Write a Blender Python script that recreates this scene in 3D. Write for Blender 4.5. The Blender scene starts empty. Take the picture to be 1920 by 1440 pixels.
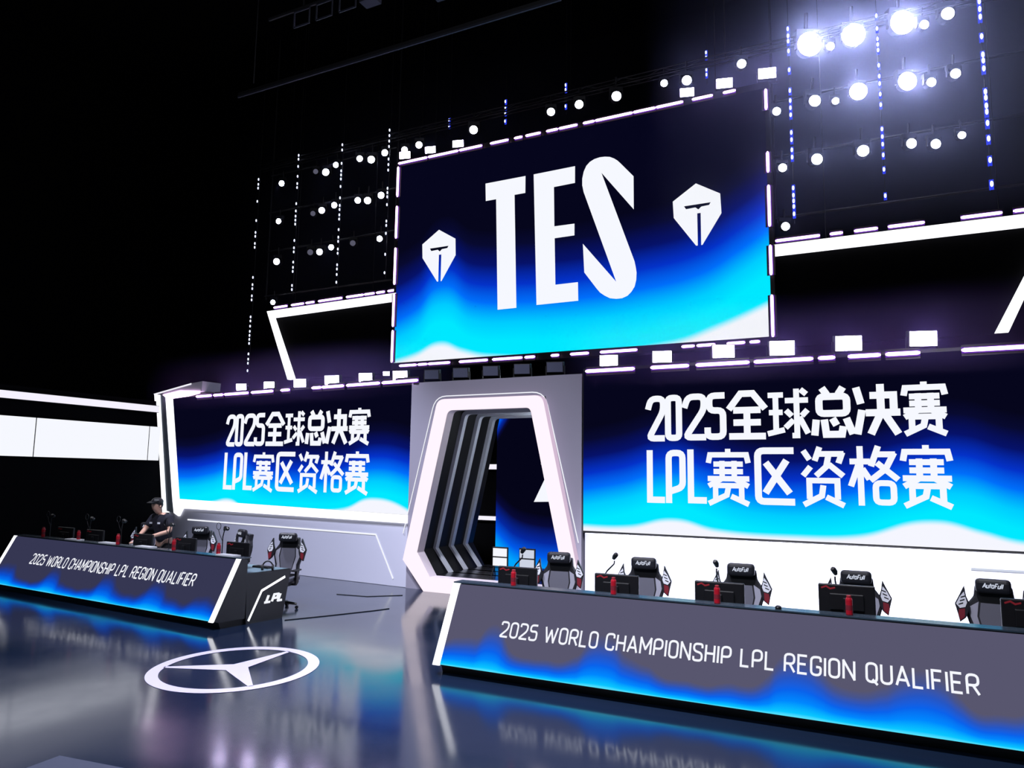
import bpy, bmesh, math, random
from mathutils import Vector, Matrix
from mathutils.geometry import tessellate_polygon
random.seed(7)
scene = bpy.context.scene
COL = scene.collection
PI = math.pi

# ------------------------------------------------------------------ camera
cam_data = bpy.data.cameras.new('camera')
cam = bpy.data.objects.new('camera', cam_data)
COL.objects.link(cam)
cam_data.sensor_width = 36.0
cam_data.sensor_fit = 'HORIZONTAL'
cam_data.lens = 36.0 * 1406.2 / 1920.0
cam_data.clip_start, cam_data.clip_end = 0.05, 200
_r = ((0.8890539, 0.45759725, 0.01370878), (-0.04471189, 0.11659327, -0.9921728), (-0.45561389, 0.88148214, 0.12411774))
cam.matrix_world = Matrix(((_r[0][0], -_r[1][0], -_r[2][0], 0.0), (_r[0][1], -_r[1][1], -_r[2][1], 0.0),
                           (_r[0][2], -_r[1][2], -_r[2][2], 2.4), (0, 0, 0, 1)))
scene.camera = cam

# ------------------------------------------------------------------ world, exposure
world = bpy.data.worlds.new('hall_dark')
scene.world = world
world.use_nodes = True
world.node_tree.nodes['Background'].inputs[0].default_value = (0.25, 0.3, 0.5, 1)
world.node_tree.nodes['Background'].inputs[1].default_value = 0.006
scene.view_settings.view_transform = 'Standard'
scene.view_settings.look = 'None'
scene.view_settings.gamma = 1.0
scene.view_settings.exposure = 0.0
scene.view_settings.use_curve_mapping = False
scene.cycles.use_denoising = True
scene.cycles.max_bounces = 6
scene.cycles.sample_clamp_indirect = 4.0


# ------------------------------------------------------------------ unseen stage lamps: spots for apron and gate, added key and fill
def spot(name, loc, target, power, angle, blend=0.5, col=(1, 1, 1), size=0.25):
    d = bpy.data.lights.new(name, 'SPOT')
    d.energy, d.spot_size, d.spot_blend, d.color, d.shadow_soft_size = power, math.radians(angle), blend, col, size
    o = bpy.data.objects.new(name, d)
    COL.objects.link(o)
    o.location = loc
    o.rotation_euler = (Vector(target) - Vector(loc)).to_track_quat('-Z', 'Y').to_euler()
    return o


def area(name, loc, target, power, sx, sy, col=(1, 1, 1)):
    d = bpy.data.lights.new(name, 'AREA')
    d.shape, d.size, d.size_y, d.energy, d.color = 'RECTANGLE', sx, sy, power, col
    o = bpy.data.objects.new(name, d)
    COL.objects.link(o)
    o.location = loc
    o.rotation_euler = (Vector(target) - Vector(loc)).to_track_quat('-Z', 'Y').to_euler()
    return o


spot('apron_wash_spot', (-3.0, 9.2, 8.6), (-2.6, 13.8, 0.5), 15000, 42, 0.6, (0.95, 0.96, 1.0))
spot('apron_wash_spot', (0.6, 9.2, 8.6), (0.6, 13.8, 0.5), 13000, 42, 0.6, (0.95, 0.96, 1.0))
spot('apron_wash_spot', (-12.6, 9.0, 9.5), (-12.2, 14.0, 0.3), 4200, 62, 0.7, (0.8, 0.83, 1.0))
spot('portal_spot', (-7.2, 5.5, 11.0), (-7.55, 13.8, 2.2), 1500, 36, 0.7, (0.9, 0.88, 1.0))
spot('added_key_spot', (-6.5, 2.0, 14.5), (-7.2, 8.2, 0.0), 10500, 62, 0.8, (0.86, 0.88, 1.0), 0.4)  # unseen key lamp, added to brighten the emblem and the floor
spot('added_key_spot', (-1.5, 2.0, 14.5), (-2.0, 9.5, 0.8), 8000, 46, 0.8, (0.9, 0.9, 1.0), 0.4)  # second added key lamp, over the right desk
spot('added_blue_spot', (-9.5, 11.5, 12.5), (-6.2, 6.0, 0.0), 4000, 44, 0.9, (0.5, 0.42, 1.0), 0.5)  # unseen lamp added for a lavender glow on the floor
area('added_front_fill', (-4.0, -5.0, 11.0), (-7.0, 12.0, 0.5), 300, 10, 2, (0.85, 0.88, 1.0))  # unseen fill added for the chairs and the stage front
area('added_tunnel_fill', (-6.9, 15.0, 3.9), (-9.4, 14.9, 1.9), 60, 0.5, 2.2, (0.85, 0.92, 1.0))  # unseen fill added inside the tunnel to brighten its ribs


# ------------------------------------------------------------------ materials
def lin(c):
    out = []
    for v in c:
        v = v / 255.0
        out.append(v / 12.92 if v <= 0.04045 else ((v + 0.055) / 1.055) ** 2.4)
    return out


def pbr(name, rgb, rough=0.5, metal=0.0, spec=0.5):
    m = bpy.data.materials.new(name)
    m.use_nodes = True
    b = m.node_tree.nodes['Principled BSDF']
    b.inputs['Base Color'].default_value = (*lin(rgb), 1)
    b.inputs['Roughness'].default_value = rough
    b.inputs['Metallic'].default_value = metal
    b.inputs['Specular IOR Level'].default_value = spec
    # a little procedural wear in the roughness, so that no surface is perfectly even
    nz = m.node_tree.nodes.new('ShaderNodeTexNoise')
    nz.inputs['Scale'].default_value = 9.0
    mr = m.node_tree.nodes.new('ShaderNodeMapRange')
    mr.inputs['To Min'].default_value = max(0.02, rough - 0.06)
    mr.inputs['To Max'].default_value = min(1.0, rough + 0.06)
    m.node_tree.links.new(nz.outputs['Fac'], mr.inputs['Value'])
    m.node_tree.links.new(mr.outputs['Result'], b.inputs['Roughness'])
    return m


def glow(name, rgb, strength):
    m = bpy.data.materials.new(name)
    m.use_nodes = True
    nt = m.node_tree
    nt.nodes.clear()
    e = nt.nodes.new('ShaderNodeEmission')
    e.inputs['Color'].default_value = (*lin(rgb), 1)
    e.inputs['Strength'].default_value = strength
    o = nt.nodes.new('ShaderNodeOutputMaterial')
    nt.links.new(e.outputs[0], o.inputs[0])
    return m


def ramp_node(nt, stops, interp='LINEAR'):
    r = nt.nodes.new('ShaderNodeValToRGB')
    r.color_ramp.interpolation = interp
    el = r.color_ramp.elements
    while len(el) > 1:
        el.remove(el[-1])
    el[0].position, el[0].color = stops[0][0], (*lin(stops[0][1]), 1)
    for p, c in stops[1:]:
        e = el.new(p)
        e.color = (*lin(c), 1)
    return r


def curve_node(nt, pts):
    c = nt.nodes.new('ShaderNodeFloatCurve')
    cv = c.mapping.curves[0]
    cv.points[0].location = pts[0]
    cv.points[-1].location = pts[-1]
    for p in pts[1:-1]:
        cv.points.new(*p)
    c.mapping.update()
    return c


def math_node(nt, op, a, b=None, clamp=False):
    n = nt.nodes.new('ShaderNodeMath')
    n.operation = op
    n.use_clamp = clamp
    for i, v in enumerate((a, b)):
        if v is None:
            continue
        if isinstance(v, (int, float)):
            n.inputs[i].default_value = v
        else:
            nt.links.new(v, n.inputs[i])
    return n.outputs[0]


def led_picture(name, blue_pts, white_pts, stops, scale, white_soft=0.02, base_noise=0.0, strength=1.0, ratio=False, corner=False):
    """What the LED wall shows: a dark picture with a blue and cyan glow rising from its lower edge in waves."""
    m = bpy.data.materials.new(name)
    m.use_nodes = True
    nt = m.node_tree
    nt.nodes.clear()
    tc = nt.nodes.new('ShaderNodeTexCoord')
    sp = nt.nodes.new('ShaderNodeSeparateXYZ')
    nt.links.new(tc.outputs['Generated'], sp.inputs[0])
    u, v = sp.outputs['X'], sp.outputs['Z']
    cb = curve_node(nt, blue_pts)
    nt.links.new(u, cb.inputs['Value'])
    h = cb.outputs[0]
    if base_noise:
        nz = nt.nodes.new('ShaderNodeTexNoise')
        nz.noise_dimensions = '1D'
        nz.inputs['Scale'].default_value = 16.0
        nz.inputs['Detail'].default_value = 1.0
        nt.links.new(u, nz.inputs['W'])
        h = math_node(nt, 'ADD', h, math_node(nt, 'MULTIPLY', math_node(nt, 'SUBTRACT', nz.outputs[0], 0.5), base_noise))
    if corner:      # a second glow in the upper left corner of the picture
        d = math_node(nt, 'ADD', math_node(nt, 'MULTIPLY', u, 2.6), math_node(nt, 'MULTIPLY', math_node(nt, 'SUBTRACT', 1.0, v), 2.2))
        v = math_node(nt, 'MINIMUM', v, math_node(nt, 'ADD', d, 0.14))
    if ratio:
        t = math_node(nt, 'DIVIDE', v, math_node(nt, 'MULTIPLY', h, 0.86))
    else:
        t = math_node(nt, 'DIVIDE', math_node(nt, 'SUBTRACT', v, h), scale)
    rp = ramp_node(nt, stops)
    nt.links.new(t, rp.inputs[0])
    col = rp.outputs[0]
    if white_pts:
        cw = curve_node(nt, white_pts)
        nt.links.new(u, cw.inputs['Value'])
        mr = nt.nodes.new('ShaderNodeMapRange')
        mr.interpolation_type = 'SMOOTHSTEP'
        mr.inputs['From Min'].default_value = -white_soft
        mr.inputs['From Max'].default_value = white_soft
        mr.inputs['To Min'].default_value = 1.0
        mr.inputs['To Max'].default_value = 0.0
        nt.links.new(math_node(nt, 'SUBTRACT', v, cw.outputs[0]), mr.inputs['Value'])
        mx = nt.nodes.new('ShaderNodeMix')
        mx.data_type = 'RGBA'
        nt.links.new(mr.outputs['Result'], mx.inputs[0])
        nt.links.new(col, mx.inputs[6])
        mx.inputs[7].default_value = (*lin((245, 246, 255)), 1)
        col = mx.outputs[2]
    e = nt.nodes.new('ShaderNodeEmission')
    e.inputs['Strength'].default_value = strength
    nt.links.new(col, e.inputs['Color'])
    o = nt.nodes.new('ShaderNodeOutputMaterial')
    nt.links.new(e.outputs[0], o.inputs[0])
    return m


SKY = [(0.0, (0, 232, 255)), (0.16, (0, 205, 255)), (0.34, (0, 110, 250)), (0.5, (4, 50, 200)), (0.68, (6, 18, 105)),
       (0.86, (8, 10, 48)), (1.0, (6, 6, 28))]
M = {}
M['big_picture'] = led_picture('led_picture_big', [(0, .03), (.07, .08), (.15, .18), (.25, .09), (.4, .06), (.55, .05), (.7, .06), (.85, .10), (.93, .17), (1, .25)],
                               [(0, .004), (.07, .03), (.15, .075), (.22, .035), (.3, .0), (.78, 0), (.88, .05), (1, .13)], SKY, 0.52)
_k = 0.81
M['right_picture'] = led_picture('led_picture_right', [(0, .06), (.1 * _k, .10), (.25 * _k, .17), (.33 * _k, .12), (.45 * _k, .05), (.62 * _k, .05), (.8 * _k, .15), (.88 * _k, .18), (1 * _k, .10), (.9, .06), (1, .1)],
                                 [(0, .03), (.13 * _k, .035), (.25 * _k, .085), (.36 * _k, .035), (.55 * _k, .02), (.68 * _k, .035), (.84 * _k, .125), (.93 * _k, .08), (1 * _k, .04), (1, .03)], SKY, 0.58)
M['left_picture'] = led_picture('led_picture_left', [(0, .08), (.1, .06), (.22, .10), (.32, .15), (.45, .06), (.6, .05), (.75, .06), (.88, .15), (1, .10)],
                                [(0, .0), (.16, .0), (.24, .03), (.31, .055), (.38, .0), (.7, .0), (.78, .02), (.88, .105), (1, .03)], SKY, 0.56)
GREY = [(0.0, (90, 230, 255)), (0.06, (10, 200, 255)), (0.24, (0, 135, 255)), (0.42, (10, 98, 235)), (0.6, (38, 86, 195)), (0.8, (70, 84, 142)), (1.0, (88, 86, 110))]
M['right_desk_picture'] = led_picture('led_picture_right_desk',
                                      [(0, .32), (.035, .4), (.06, .42), (.085, .62), (.115, .42), (.145, .26), (.2, .26), (.245, .36), (.285, .64), (.32, .46), (.36, .36), (.40, .22), (.49, .25),
                                       (.535, .42), (.57, .7), (.60, .56), (.645, .38), (.68, .44), (.725, .66), (.765, .46), (.81, .32), (.86, .38), (.92, .55), (.96, .32), (1, .28)], None, GREY, 0.38, base_noise=0.14, ratio=True)
DGREY = [(0.0, (80, 220, 255)), (0.06, (5, 180, 255)), (0.24, (0, 115, 245)), (0.42, (8, 80, 210)), (0.6, (26, 62, 160)), (0.8, (44, 54, 108)), (1.0, (54, 55, 82))]
M['left_desk_picture'] = led_picture('led_picture_left_desk',
                                     [(0, .3), (.07, .52), (.13, .26), (.22, .2), (.27, .36), (.31, .58), (.36, .3), (.46, .2), (.52, .36), (.56, .62), (.61, .36), (.68, .26), (.73, .4), (.77, .62),
                                      (.82, .34), (.88, .26), (.93, .42), (1, .3)], None, DGREY, 0.42, base_noise=0.12, ratio=True)
TUN = [(0.0, (0, 165, 255)), (0.25, (0, 90, 235)), (0.5, (5, 40, 160)), (0.8, (8, 10, 56)), (1.0, (5, 5, 24))]
M['tunnel_picture'] = led_picture('led_picture_tunnel', [(0, .16), (.06, .10), (.14, .04), (.3, .0), (.5, .0), (1, .0)], None, TUN, 0.36, corner=True)
M['white_led'] = glow('white_led_light', (250, 250, 255), 1.6)
M['white_led_soft'] = glow('white_led_soft', (246, 242, 255), 1.0)
M['frame_led'] = glow('portal_frame_led', (255, 240, 250), 1.05)
M['edge_painted_light'] = glow('gate_painted_edge_light', (226, 200, 226), 0.85)
M['panel_led'] = glow('light_panel_white', (246, 248, 255), 1.0)
M['letter_led'] = glow('lettering_led', (246, 248, 255), 1.0)
M['letter_dim'] = glow('lettering_dim', (215, 222, 240), 0.9)
M['dark_led'] = glow('lettering_dark', (8, 10, 30), 1.0)
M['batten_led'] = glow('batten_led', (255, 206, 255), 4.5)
M['batten_fringe'] = glow('batten_painted_fringe', (120, 60, 200), 0.7)
M['lamp_led'] = glow('lamp_lens', (228, 232, 255), 22.0)
M['lamp_hot'] = glow('lamp_lens_hot', (228, 232, 255), 110.0)
M['lamp_dim'] = glow('lamp_lens_dim', (110, 110, 130), 0.6)
M['wash_led'] = glow('wash_lens', (222, 208, 255), 26.0)
M['wash_off'] = pbr('wash_lens_off', (92, 96, 118), 0.3)
M['pixel_white'] = glow('pixel_white', (215, 222, 255), 2.4)
M['pixel_blue_halo'] = glow('pixel_blue_halo', (40, 60, 235), 1.0)
M['black'] = pbr('black_steel', (14, 14, 18), 0.55)
M['black_void'] = pbr('black_drape', (6, 6, 9), 0.95, spec=0.1)
M['truss'] = pbr('truss_aluminium', (60, 62, 74), 0.5, 0.6)
M['apron'] = pbr('apron_panel', (196, 197, 216), 0.55)
M['grey_panel'] = pbr('portal_panel_grey', (142, 139, 156), 0.6)
M['post_grey'] = pbr('post_grey', (150, 165, 180), 0.5)
M['rib'] = pbr('rib_metal', (205, 208, 220), 0.35)
M['tunnel'] = pbr('tunnel_lining', (10, 10, 14), 0.6)
M['desk'] = pbr('desk_black', (16, 15, 22), 0.4)
M['desk_top'] = pbr('desk_top_grey', (120, 150, 165), 0.45)
M['ledge'] = pbr('ledge_dark_glass', (48, 62, 74), 0.25)
M['leather'] = pbr('chair_black_leather', (26, 26, 34), 0.45)
M['leather_grey'] = pbr('chair_grey_leather', (92, 92, 106), 0.5)
M['inset'] = pbr('chair_inset_pale', (150, 150, 166), 0.5)
M['chair_white'] = pbr('chair_white_panel', (225, 226, 236), 0.5)
M['chair_red'] = pbr('chair_red_panel', (120, 24, 40), 0.5)
M['plastic'] = pbr('black_plastic', (18, 18, 22), 0.4)
M['red'] = pbr('red_can', (172, 22, 40), 0.3)
M['red_logo'] = pbr('red_logo', (150, 34, 44), 0.5)
M['white'] = pbr('white_plastic', (225, 228, 235), 0.4)
M['mark_white'] = pbr('floor_mark_white', (226, 224, 240), 0.35)
M['case'] = pbr('case_grey', (72, 80, 96), 0.5)
M['skin'] = pbr('skin', (205, 160, 140), 0.6)
M['navy'] = pbr('navy_cloth', (22, 22, 38), 0.85)
M['trousers'] = pbr('dark_trousers', (24, 23, 30), 0.85)
M['cloth_white'] = pbr('white_cloth', (205, 205, 212), 0.9)

mf = bpy.data.materials.new('stage_floor_gloss')
mf.use_nodes = True
_n = mf.node_tree
_b = _n.nodes['Principled BSDF']
_b.inputs['Base Color'].default_value = (*lin((25, 38, 60)), 1)
_b.inputs['Specular IOR Level'].default_value = 0.75
_b.inputs['IOR'].default_value = 1.75
_tc = _n.nodes.new('ShaderNodeTexCoord')
_nz = _n.nodes.new('ShaderNodeTexNoise')
_nz.inputs['Scale'].default_value = 0.7
_nz.inputs['Detail'].default_value = 5.0
_n.links.new(_tc.outputs['Object'], _nz.inputs['Vector'])
_mr = _n.nodes.new('ShaderNodeMapRange')
_mr.inputs['From Min'].default_value, _mr.inputs['From Max'].default_value = 0.3, 0.7
_mr.inputs['To Min'].default_value, _mr.inputs['To Max'].default_value = 0.08, 0.18
_n.links.new(_nz.outputs['Fac'], _mr.inputs['Value'])
_n.links.new(_mr.outputs['Result'], _b.inputs['Roughness'])
M['floor'] = mf


# ------------------------------------------------------------------ mesh helpers
class MB:
    def __init__(self):
        self.v, self.f = [], []

    def add(self, verts, faces):
        k = len(self.v)
        self.v += [tuple(p) for p in verts]
        self.f += [tuple(k + i for i in f) for f in faces]
        return self

    def box(self, x0, x1, y0, y1, z0, z1):
        return self.add([(x0, y0, z0), (x1, y0, z0), (x1, y1, z0), (x0, y1, z0), (x0, y0, z1), (x1, y0, z1), (x1, y1, z1), (x0, y1, z1)],
                        [(3, 2, 1, 0), (4, 5, 6, 7), (0, 1, 5, 4), (1, 2, 6, 5), (2, 3, 7, 6), (3, 0, 4, 7)])

    def prism(self, a, b):
        """Two matching outlines (lists of 3-D points) joined into a closed solid."""
        n = len(a)
        return self.add(list(a) + list(b), [tuple(range(n))[::-1], tuple(range(n, 2 * n))] + [(i, (i + 1) % n, n + (i + 1) % n, n + i) for i in range(n)])

    def ring(self, outer_f, inner_f, outer_b, inner_b):
        """A closed frame between an outer and an inner outline, with depth."""
        n = len(outer_f)
        fs = []
        for i in range(n):
            j = (i + 1) % n
            fs += [(i, j, n + j, n + i), (2 * n + i, 3 * n + i, 3 * n + j, 2 * n + j), (i, 2 * n + i, 2 * n + j, j), (n + i, n + j, 3 * n + j, 3 * n + i)]
        return self.add(list(outer_f) + list(inner_f) + list(outer_b) + list(inner_b), fs)

    def tube(self, pts, rad, n=8):
        pts = [Vector(p) for p in pts]
        rads = rad if isinstance(rad, (list, tuple)) else [rad] * len(pts)
        rings = []
        prev = None
        for i, p in enumerate(pts):
            d = (pts[min(i + 1, len(pts) - 1)] - pts[max(i - 1, 0)])
            d.normalize()
            ref = Vector((0, 0, 1)) if abs(d.z) < 0.9 else Vector((1, 0, 0))
            a = d.cross(ref).normalized() if prev is None else (prev - d * prev.dot(d)).normalized()
            prev = a
            b = d.cross(a)
            rings.append([p + (a * math.cos(2 * PI * k / n) + b * math.sin(2 * PI * k / n)) * rads[i] for k in range(n)])
        vs = [q for r in rings for q in r]
        fs = []
        for i in range(len(rings) - 1):
            for k in range(n):
                fs.append((i * n + k, i * n + (k + 1) % n, (i + 1) * n + (k + 1) % n, (i + 1) * n + k))
        fs.append(tuple(range(n))[::-1])
        fs.append(tuple((len(rings) - 1) * n + k for k in range(n)))
        return self.add(vs, fs)

    def lathe(self, prof, n=16, c=(0, 0, 0)):
        vs, fs = [], []
        for r, z in prof:
            for k in range(n):
                vs.append((c[0] + r * math.cos(2 * PI * k / n), c[1] + r * math.sin(2 * PI * k / n), c[2] + z))
        for i in range(len(prof) - 1):
            for k in range(n):
                fs.append((i * n + k, i * n + (k + 1) % n, (i + 1) * n + (k + 1) % n, (i + 1) * n + k))
        fs.append(tuple(range(n))[::-1])
        fs.append(tuple((len(prof) - 1) * n + k for k in range(n)))
        return self.add(vs, fs)

    def ball(self, c, rx, ry, rz, n=12):
        vs, fs = [], []
        m = n // 2
        for i in range(1, m):
            t = PI * i / m
            for k in range(n):
                vs.append((c[0] + rx * math.sin(t) * math.cos(2 * PI * k / n), c[1] + ry * math.sin(t) * math.sin(2 * PI * k / n), c[2] + rz * math.cos(t)))
        for i in range(m - 2):
            for k in range(n):
                fs.append((i * n + k, (i + 1) * n + k, (i + 1) * n + (k + 1) % n, i * n + (k + 1) % n))
        fs.append(tuple(range(n)))
        fs.append(tuple((m - 2) * n + k for k in range(n))[::-1])
        return self.add(vs, fs)

    def poly(self, pts):
        if len(pts) < 5:
            return self.add(pts, [tuple(range(len(pts)))])
        return self.add(pts, [tuple(t) for t in tessellate_polygon([[Vector(p) for p in pts]])])

    def build(self, name, mat, parent=None, bevel=0.0, smooth=False, flat=False, segs=2):
        me = bpy.data.meshes.new(name)
        bm = bmesh.new()
        vs = [bm.verts.new(p) for p in self.v]
        for f in self.f:
            try:
                bm.faces.new([vs[i] for i in f])
            except ValueError:
                pass
        if flat:
            bmesh.ops.triangulate(bm, faces=[f for f in bm.faces if len(f.verts) > 4])
        else:
            bmesh.ops.recalc_face_normals(bm, faces=bm.faces)
        if bevel:
            es = [e for e in bm.edges if len(e.link_faces) == 2 and e.calc_face_angle(0) > 0.5]
            bmesh.ops.bevel(bm, geom=es, offset=bevel, segments=segs, profile=0.5, affect='EDGES')
        bm.to_mesh(me)
        bm.free()
        if smooth:
            for p in me.polygons:
                p.use_smooth = True
        me.materials.append(mat)
        o = bpy.data.objects.new(name, me)
        COL.objects.link(o)
        if parent:
            o.parent = parent
        return o


def tag(o, label, cat, group=None, kind=None):
    if label:
        o['label'] = label
    if cat:
        o['category'] = cat
    if group:
        o['group'] = group
    if kind:
        o['kind'] = kind
    return o


def thing(name, label, cat, loc=(0, 0, 0), rotz=0.0, group=None):
    o = bpy.data.objects.new(name, None)
    COL.objects.link(o)
    o.location = loc
    o.rotation_euler = (0, 0, rotz)
    return tag(o, label, cat, group)


def structure(o):
    o['kind'] = 'structure'
    return o


def dup(root, loc, rot=None, label=None, scale=None):
    def cp(o, par):
        c = o.copy()
        COL.objects.link(c)
        if par:
            c.parent = par
        for ch in list(kids.get(o.name, [])):
            cp(ch, c)
        return c
    kids = {}
    stack = [root]
    while stack:
        o = stack.pop()
        kids[o.name] = list(o.children)
        stack += kids[o.name]
    r = cp(root, None)
    r.location = loc
    if rot is not None:
        r.rotation_euler = rot
    if scale:
        r.scale = scale
    if label:
        r['label'] = label
    return r


ORD = ['first', 'second', 'third', 'fourth', 'fifth', 'sixth', 'seventh', 'eighth', 'ninth', 'tenth', 'eleventh', 'twelfth',
       'thirteenth', 'fourteenth', 'fifteenth', 'sixteenth', 'seventeenth', 'eighteenth']


def from_left(i, n):
    if i == 0:
        return 'leftmost'
    if i == n - 1:
        return 'rightmost'
    return ORD[i] + ' from the left'


# ------------------------------------------------------------------ flat lettering
def round_poly(pts, r, closed=False, seg=4):
    if r <= 0:
        return list(pts)
    n = len(pts)
    out = []
    for i, p in enumerate(pts):
        if not closed and (i == 0 or i == n - 1):
            out.append(tuple(p))
            continue
        a, b, c = Vector(pts[i - 1]), Vector(p), Vector(pts[(i + 1) % n])
        d1, d2 = a - b, c - b
        k = min(r, d1.length * 0.5, d2.length * 0.5)
        p1, p2 = b + d1.normalized() * k, b + d2.normalized() * k
        for s in range(seg + 1):
            t = s / seg
            q = p1 * (1 - t) ** 2 + b * 2 * t * (1 - t) + p2 * t * t
            out.append((q.x, q.y))
    return out


def ribbon(pts, t, closed=False):
    """A mitred band of width t along a 2-D line: list of quads."""
    P = [Vector(p) for p in pts]
    n = len(P)
    if not closed:
        for i in range(1, n - 1):
            d1, d2 = (P[i] - P[i - 1]).normalized(), (P[i + 1] - P[i]).normalized()
            if d1.dot(d2) < -0.2:
                return ribbon(pts[:i] + [tuple(P[i] + d1 * t * 0.3)], t) + ribbon([tuple(P[i] - d2 * t * 0.3)] + pts[i + 1:], t)
    L, R = [], []
    for i in range(n):
        if closed:
            a, b, c = P[i - 1], P[i], P[(i + 1) % n]
        else:
            a, b, c = P[max(i - 1, 0)], P[i], P[min(i + 1, n - 1)]
        d1 = (b - a) if (b - a).length > 1e-9 else (c - b)
        d2 = (c - b) if (c - b).length > 1e-9 else (b - a)
        d1, d2 = d1.normalized(), d2.normalized()
        n1 = Vector((-d1.y, d1.x))
        tan = (d1 + d2)
        tan = tan.normalized() if tan.length > 1e-6 else d1
        nm = Vector((-tan.y, tan.x))
        k = t * 0.5 / max(0.72, nm.dot(n1))
        L.append(b + nm * k)
        R.append(b - nm * k)
    qs = []
    for i in range(n if closed else n - 1):
        j = (i + 1) % n
        qs.append([L[i], R[i], R[j], L[j]])
    return qs


# outline alphabet for the desk fronts: centre lines in a box of height 1 (x up to the width)
W_ = 0.46
O_ = [(0, 0), (0, 1), (W_, 1), (W_, 0)]
GL = {
    '2': (W_, [([(0, .78), (0, 1), (W_, 1), (W_, .56), (0, .06), (0, 0), (W_ + .03, 0)], .2, 0)]),
    '0': (W_, [(O_, .26, 1)]), 'O': (W_, [(O_, .26, 1)]),
    '5': (W_, [([(W_, 1), (.03, 1), (.0, .55), (W_, .6), (W_, 0), (0, 0), (0, .2)], .2, 0)]),
    'W': (.78, [([(0, 1), (.19, 0), (.39, .8), (.59, 0), (.78, 1)], 0, 0)]),
    'R': (W_, [([(0, 0), (0, 1), (W_, 1), (W_, .46), (0, .46)], .22, 0), ([(.24, .46), (W_ + .02, 0)], 0, 0)]),
    'L': (.4, [([(0, 1), (0, 0), (.4, 0)], 0, 0)]),
    'D': (W_, [([(0, 0), (0, 1), (W_, 1), (W_, 0)], .24, 1)]),
    'C': (W_, [([(W_, .74), (W_, 1), (0, 1), (0, 0), (W_, 0), (W_, .26)], .26, 0)]),
    'H': (W_, [([(0, 0), (0, 1)], 0, 0), ([(W_, 0), (W_, 1)], 0, 0), ([(0, .5), (W_, .5)], 0, 0)]),
    'A': (.54, [([(0, 0), (.27, 1), (.54, 0)], 0, 0), ([(.09, .3), (.45, .3)], 0, 0)]),
    'M': (.6, [([(0, 0), (0, 1), (.3, .3), (.6, 1), (.6, 0)], 0, 0)]),
    'P': (W_, [([(0, 0), (0, 1), (W_, 1), (W_, .42), (0, .42)], .24, 0)]),
    'I': (.0, [([(0, 0), (0, 1)], 0, 0)]),
    'N': (.5, [([(0, 0), (0, 1), (.5, 0), (.5, 1)], 0, 0)]),
    'S': (W_, [([(W_, .76), (W_, 1), (0, 1), (0, .56), (W_, .46), (W_, 0), (0, 0), (0, .24)], .2, 0)]),
    'G': (W_, [([(W_, .74), (W_, 1), (0, 1), (0, 0), (W_, 0), (W_, .45), (.24, .45)], .24, 0)]),
    'E': (.42, [([(.42, 1), (0, 1), (0, 0), (.42, 0)], 0, 0), ([(0, .52), (.36, .52)], 0, 0)]),
    'Q': (W_, [(O_, .26, 1), ([(.26, .14), (W_ + .03, -.13)], 0, 0)]),
    'U': (W_, [([(0, 1), (0, 0), (W_, 0), (W_, 1)], .26, 0)]),
    'F': (.4, [([(.4, 1), (0, 1), (0, 0)], 0, 0), ([(0, .5), (.34, .5)], 0, 0)]),
}


def line_of_text(text, width, height, t, space=0.36, gap=0.21):
    """Quads of a line of capitals, scaled to width by height."""
    x, quads = 0.0, []
    runs = []
    for ch in text:
        if ch == ' ':
            x += space
            continue
        w, st = GL[ch]
        runs.append((x, st))
        x += w + gap
    total = x - gap
    sx = width / total
    for x0, st in runs:
        for pts, r, closed in st:
            p = [((x0 + a) * sx, b * height) for a, b in round_poly(pts, r, closed)]
            quads += ribbon(p, t, closed)
    return quads


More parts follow.
